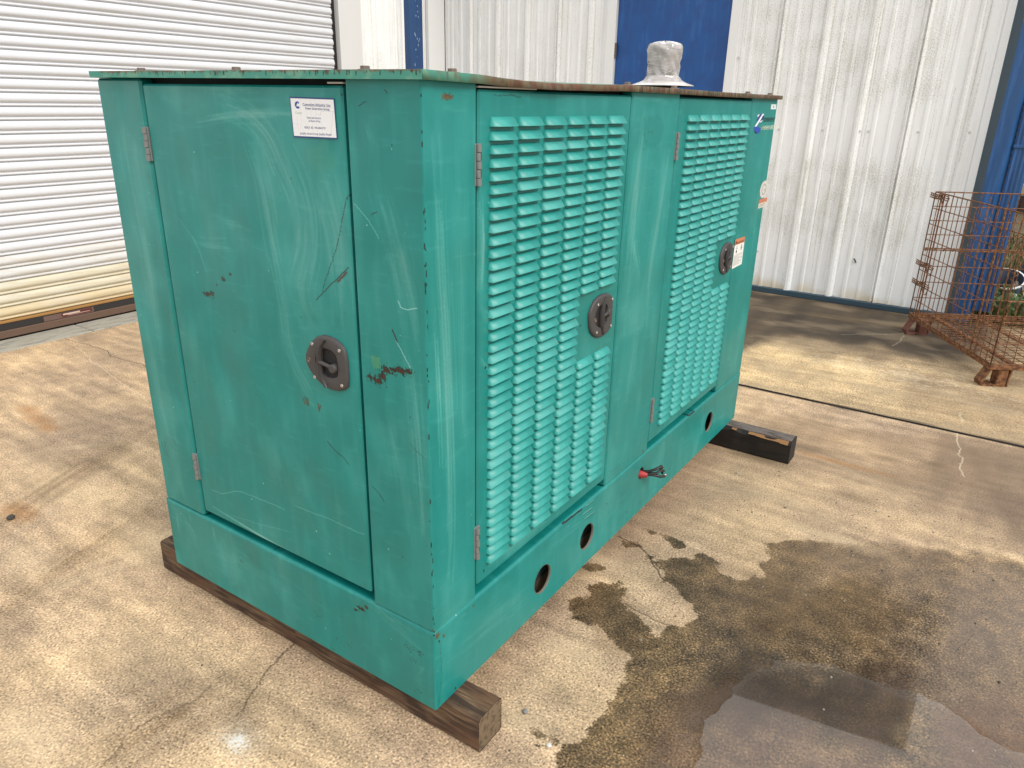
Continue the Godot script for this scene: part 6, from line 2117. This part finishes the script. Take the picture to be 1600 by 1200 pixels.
# ---------------------------------------------------------------- beyond the corner of the building
func beyond() -> void:
	var st := mb()
	setuv(0, 2, 0, 0, 1.0, 1.0)
	var di := Image.create_empty(512, 512, false, Image.FORMAT_RGBA8)
	di.fill(Color(0.40, 0.33, 0.27))
	cloud(di, Color(0.22, 0.17, 0.12), 0.04, 970, 0.4, 0.8, 0.8)
	cloud(di, Color(0.55, 0.47, 0.38), 0.15, 971, 0.5, 0.8, 0.6)
	cloud(di, Color(0.28, 0.33, 0.14), 0.015, 972, 0.5, 0.7, 0.6)
	quad(st, Vector3(0.54, 0.006, -30), Vector3(30, 0.006, -30), Vector3(30, 0.006, -4.95), Vector3(0.54, 0.006, -4.95))
	single("dirt", st, texmat(di, 0.95, 0.0, true), Vector3(5, 0, -8)).set_meta("kind", "structure")
	# grass
	var bl := mb()
	flat(bl)
	tri(bl, Vector3(-0.003, 0, 0), Vector3(0.002, 0.55, 0.10), Vector3(0.003, 0, 0))
	tri(bl, Vector3(0.003, 0, 0), Vector3(0.002, 0.55, 0.10), Vector3(0.0, 1.0, 0.34))
	var gm := mat(Color.WHITE, 0.7)
	gm.vertex_color_use_as_albedo = true
	gm.backlight_enabled = true
	gm.backlight = Color(0.3, 0.3, 0.3)
	var mm := MultiMesh.new()
	mm.transform_format = MultiMesh.TRANSFORM_3D
	mm.use_colors = true
	mm.mesh = commit(bl, gm)
	var n := 5200
	mm.instance_count = n
	for i in n:
		var p := Vector3(rng.randf_range(0.72, 2.4), 0.0, 0.0)
		var r := rng.randf()
		p.z = rng.randf_range(-5.6, -4.9) if r < 0.35 else rng.randf_range(-9.0, -5.2)
		p.x = rng.randf_range(0.72, 1.3) if r < 0.35 else rng.randf_range(0.55, 3.4)
		var h := rng.randf_range(0.04, 0.16) * (1.5 if rng.randf() < 0.15 else 1.0)
		var b := Basis.from_euler(Vector3(rng.randf_range(-0.5, 0.5), rng.randf() * TAU, rng.randf_range(-0.4, 0.4))) * Basis.from_scale(Vector3(1.6, h, h * 1.2))
		mm.set_instance_transform(i, Transform3D(b, p))
		mm.set_instance_color(i, [Color(0.10, 0.13, 0.035), Color(0.16, 0.17, 0.06), Color(0.22, 0.17, 0.09), Color(0.07, 0.09, 0.03)][rng.randi() % 4])
	var gr := MultiMeshInstance3D.new()
	gr.name = "grass"
	gr.multimesh = mm
	add_child(gr, true)
	gr.set_meta("kind", "stuff")
	tag(gr, "short patchy grass and weeds growing beyond the blue downspout", "grass")

	# weathered shed far behind
	var s := base("shed", Vector3(2.0, 0, -12.0))
	tag(s, "weathered brown shed with dark slats, glimpsed past the blue downspout", "shed")
	st = mb()
	box(st, Vector3(0.2, 0.0, -13.0), Vector3(5.0, 2.6, -12.0), 0.01)
	var wm := wood_image(Color(0.36, 0.29, 0.25), Color(0.2, 0.15, 0.13), Color(0.48, 0.4, 0.35), 981)
	setuv(0, 1, 0, 0, 2.0, 0.8)
	part("wall", st, texmat(wm, 0.9, 0.0, true), s)
	for k in 14:
		st = mb()
		box(st, Vector3(0.3, 0.62 + k * 0.085, -11.99), Vector3(3.0, 0.66 + k * 0.085, -11.93), 0.004)
		part("slat", st, mat(lin(0.07, 0.045, 0.04), 0.8), s)
	st = mb()
	box(st, Vector3(0.0, 2.6, -13.3), Vector3(5.3, 2.68, -11.7), 0.01)
	part("roof", st, mat(lin(0.1, 0.09, 0.09), 0.8), s)
	# a pale plank on trestles
	var pk := base("plank", Vector3(1.4, 0, -9.0))
	tag(pk, "pale plank lying level on two stakes beyond the building corner", "plank")
	st = mb()
	box(st, Vector3(0.70, 0.50, -9.1), Vector3(2.4, 0.62, -9.0), 0.004)
	part("board", st, mat(lin(0.45, 0.36, 0.25), 0.85), pk)
	for x in [0.95, 2.2]:
		st = mb()
		box(st, Vector3(x, 0.0, -9.09), Vector3(x + 0.05, 0.5, -9.04), 0.004)
		part("stake", st, mat(lin(0.2, 0.15, 0.1), 0.9), pk)
	# blue drum
	var dr := base("drum", Vector3(1.22, 0, -6.1))
	tag(dr, "dark blue plastic drum on the grass behind the wire basket", "drum")
	st = mb()
	disc(st, Transform3D(Basis(Vector3(1, 0, 0), -PI / 2), Vector3(1.22, 0.0, -6.1)), [V(0.26, 0.0), V(0.275, 0.02), V(0.275, 0.16), V(0.283, 0.18), V(0.283, 0.21), V(0.275, 0.23), V(0.275, 0.42), V(0.283, 0.44), V(0.283, 0.47), V(0.275, 0.49), V(0.27, 0.60), V(0.25, 0.62), V(0.0, 0.62)], 28)
	part("body", st, mat(lin(0.012, 0.035, 0.075), 0.45), dr)
	st = mb()
	disc(st, Transform3D(Basis(Vector3(1, 0, 0), -PI / 2), Vector3(1.10, 0.62, -6.02)), [V(0.03, 0.0), V(0.03, 0.02), V(0.0, 0.022)], 12)
	part("cap", st, M.dark, dr)
	# crumpled white plastic sheet and a blue bucket
	st = mb()
	st.set_smooth_group(1)
	var wn := FastNoiseLite.new()
	wn.frequency = 3.0
	wn.fractal_octaves = 4
	var hp := func(i: int, j: int) -> Vector3:
		var x := 0.80 + 0.42 * i / 16.0
		var z := -5.62 + 0.34 * j / 12.0
		var e := minf(minf(i, 16 - i) / 5.0, minf(j, 12 - j) / 4.0)
		return Vector3(x + wn.get_noise_2d(x * 3, z * 5) * 0.04, 0.02 + clampf(e, 0, 1) * (0.15 + 0.22 * wn.get_noise_2d(x * 2.2, z * 2.2)), z + wn.get_noise_2d(z * 4, x * 4) * 0.05)
	for i in 16:
		for j in 12:
			quad(st, hp.call(i, j), hp.call(i + 1, j), hp.call(i + 1, j + 1), hp.call(i, j + 1))
	var sh := single("plastic_sheet", st, mat(lin(0.72, 0.72, 0.72), 0.5), Vector3(1.0, 0, -5.45))
	tag(sh, "crumpled white plastic sheet on the weeds behind the wire basket", "plastic sheet")
	var bk := base("bucket", Vector3(0.86, 0, -5.52))
	tag(bk, "dark blue bucket with white rim beside the crumpled white sheet", "bucket")
	st = mb()
	disc(st, Transform3D(Basis(Vector3(1, 0, 0), -PI / 2 + 0.5), Vector3(0.86, 0.03, -5.52)), [V(0.0, 0.0), V(0.09, 0.0), V(0.115, 0.22), V(0.105, 0.22), V(0.085, 0.02), V(0.0, 0.02)], 20)
	part("body", st, mat(lin(0.015, 0.03, 0.06), 0.5), bk)
	st = mb()
	disc(st, Transform3D(Basis(Vector3(1, 0, 0), -PI / 2 + 0.5), Vector3(0.86, 0.03, -5.52)), [V(0.113, 0.212), V(0.121, 0.214), V(0.121, 0.226), V(0.110, 0.226)], 20)
	part("rim", st, mat(lin(0.65, 0.66, 0.66), 0.4), bk)
	# low leafy weeds at the foot of the downspout
	for q in [[0.80, -4.90], [0.93, -4.92], [1.02, -5.1], [0.86, -5.15]]:
		st = mb()
		flat(st)
		for k in 46:
			var a := rng.randf() * TAU
			var l := rng.randf_range(0.03, 0.07)
			var hgt := rng.randf_range(0.02, 0.22)
			var c := Vector3(q[0] + rng.randfn(0, 0.035), hgt, q[1] + rng.randfn(0, 0.035))
			var d := Vector3(cos(a), rng.randf_range(0.1, 0.7), sin(a)) * l
			var w := Vector3(-sin(a), 0.1, cos(a)) * l * 0.28
			quad(st, c, c + d * 0.55 + w, c + d, c + d * 0.55 - w)
		for k in 5:
			rod(st, Vector3(q[0] + rng.randfn(0, 0.01), 0, q[1]), Vector3(q[0] + rng.randfn(0, 0.04), 0.2, q[1] + rng.randfn(0, 0.04)), 0.002, 4)
		var lf := mat(lin(0.07, 0.13, 0.035), 0.55)
		lf.backlight_enabled = true
		lf.backlight = Color(0.25, 0.3, 0.15)
		var wd := single("weed", st, lf, Vector3(q[0], 0, q[1]))
		tag(wd, ["leafy weed touching the foot of the blue downspout", "leafy weed just right of the blue downspout's foot", "leafy weed farthest right of the blue downspout", "leafy weed behind the foot of the blue downspout"][[0.80, 0.93, 1.02, 0.86].find(q[0])], "weed", "weeds by the building corner")
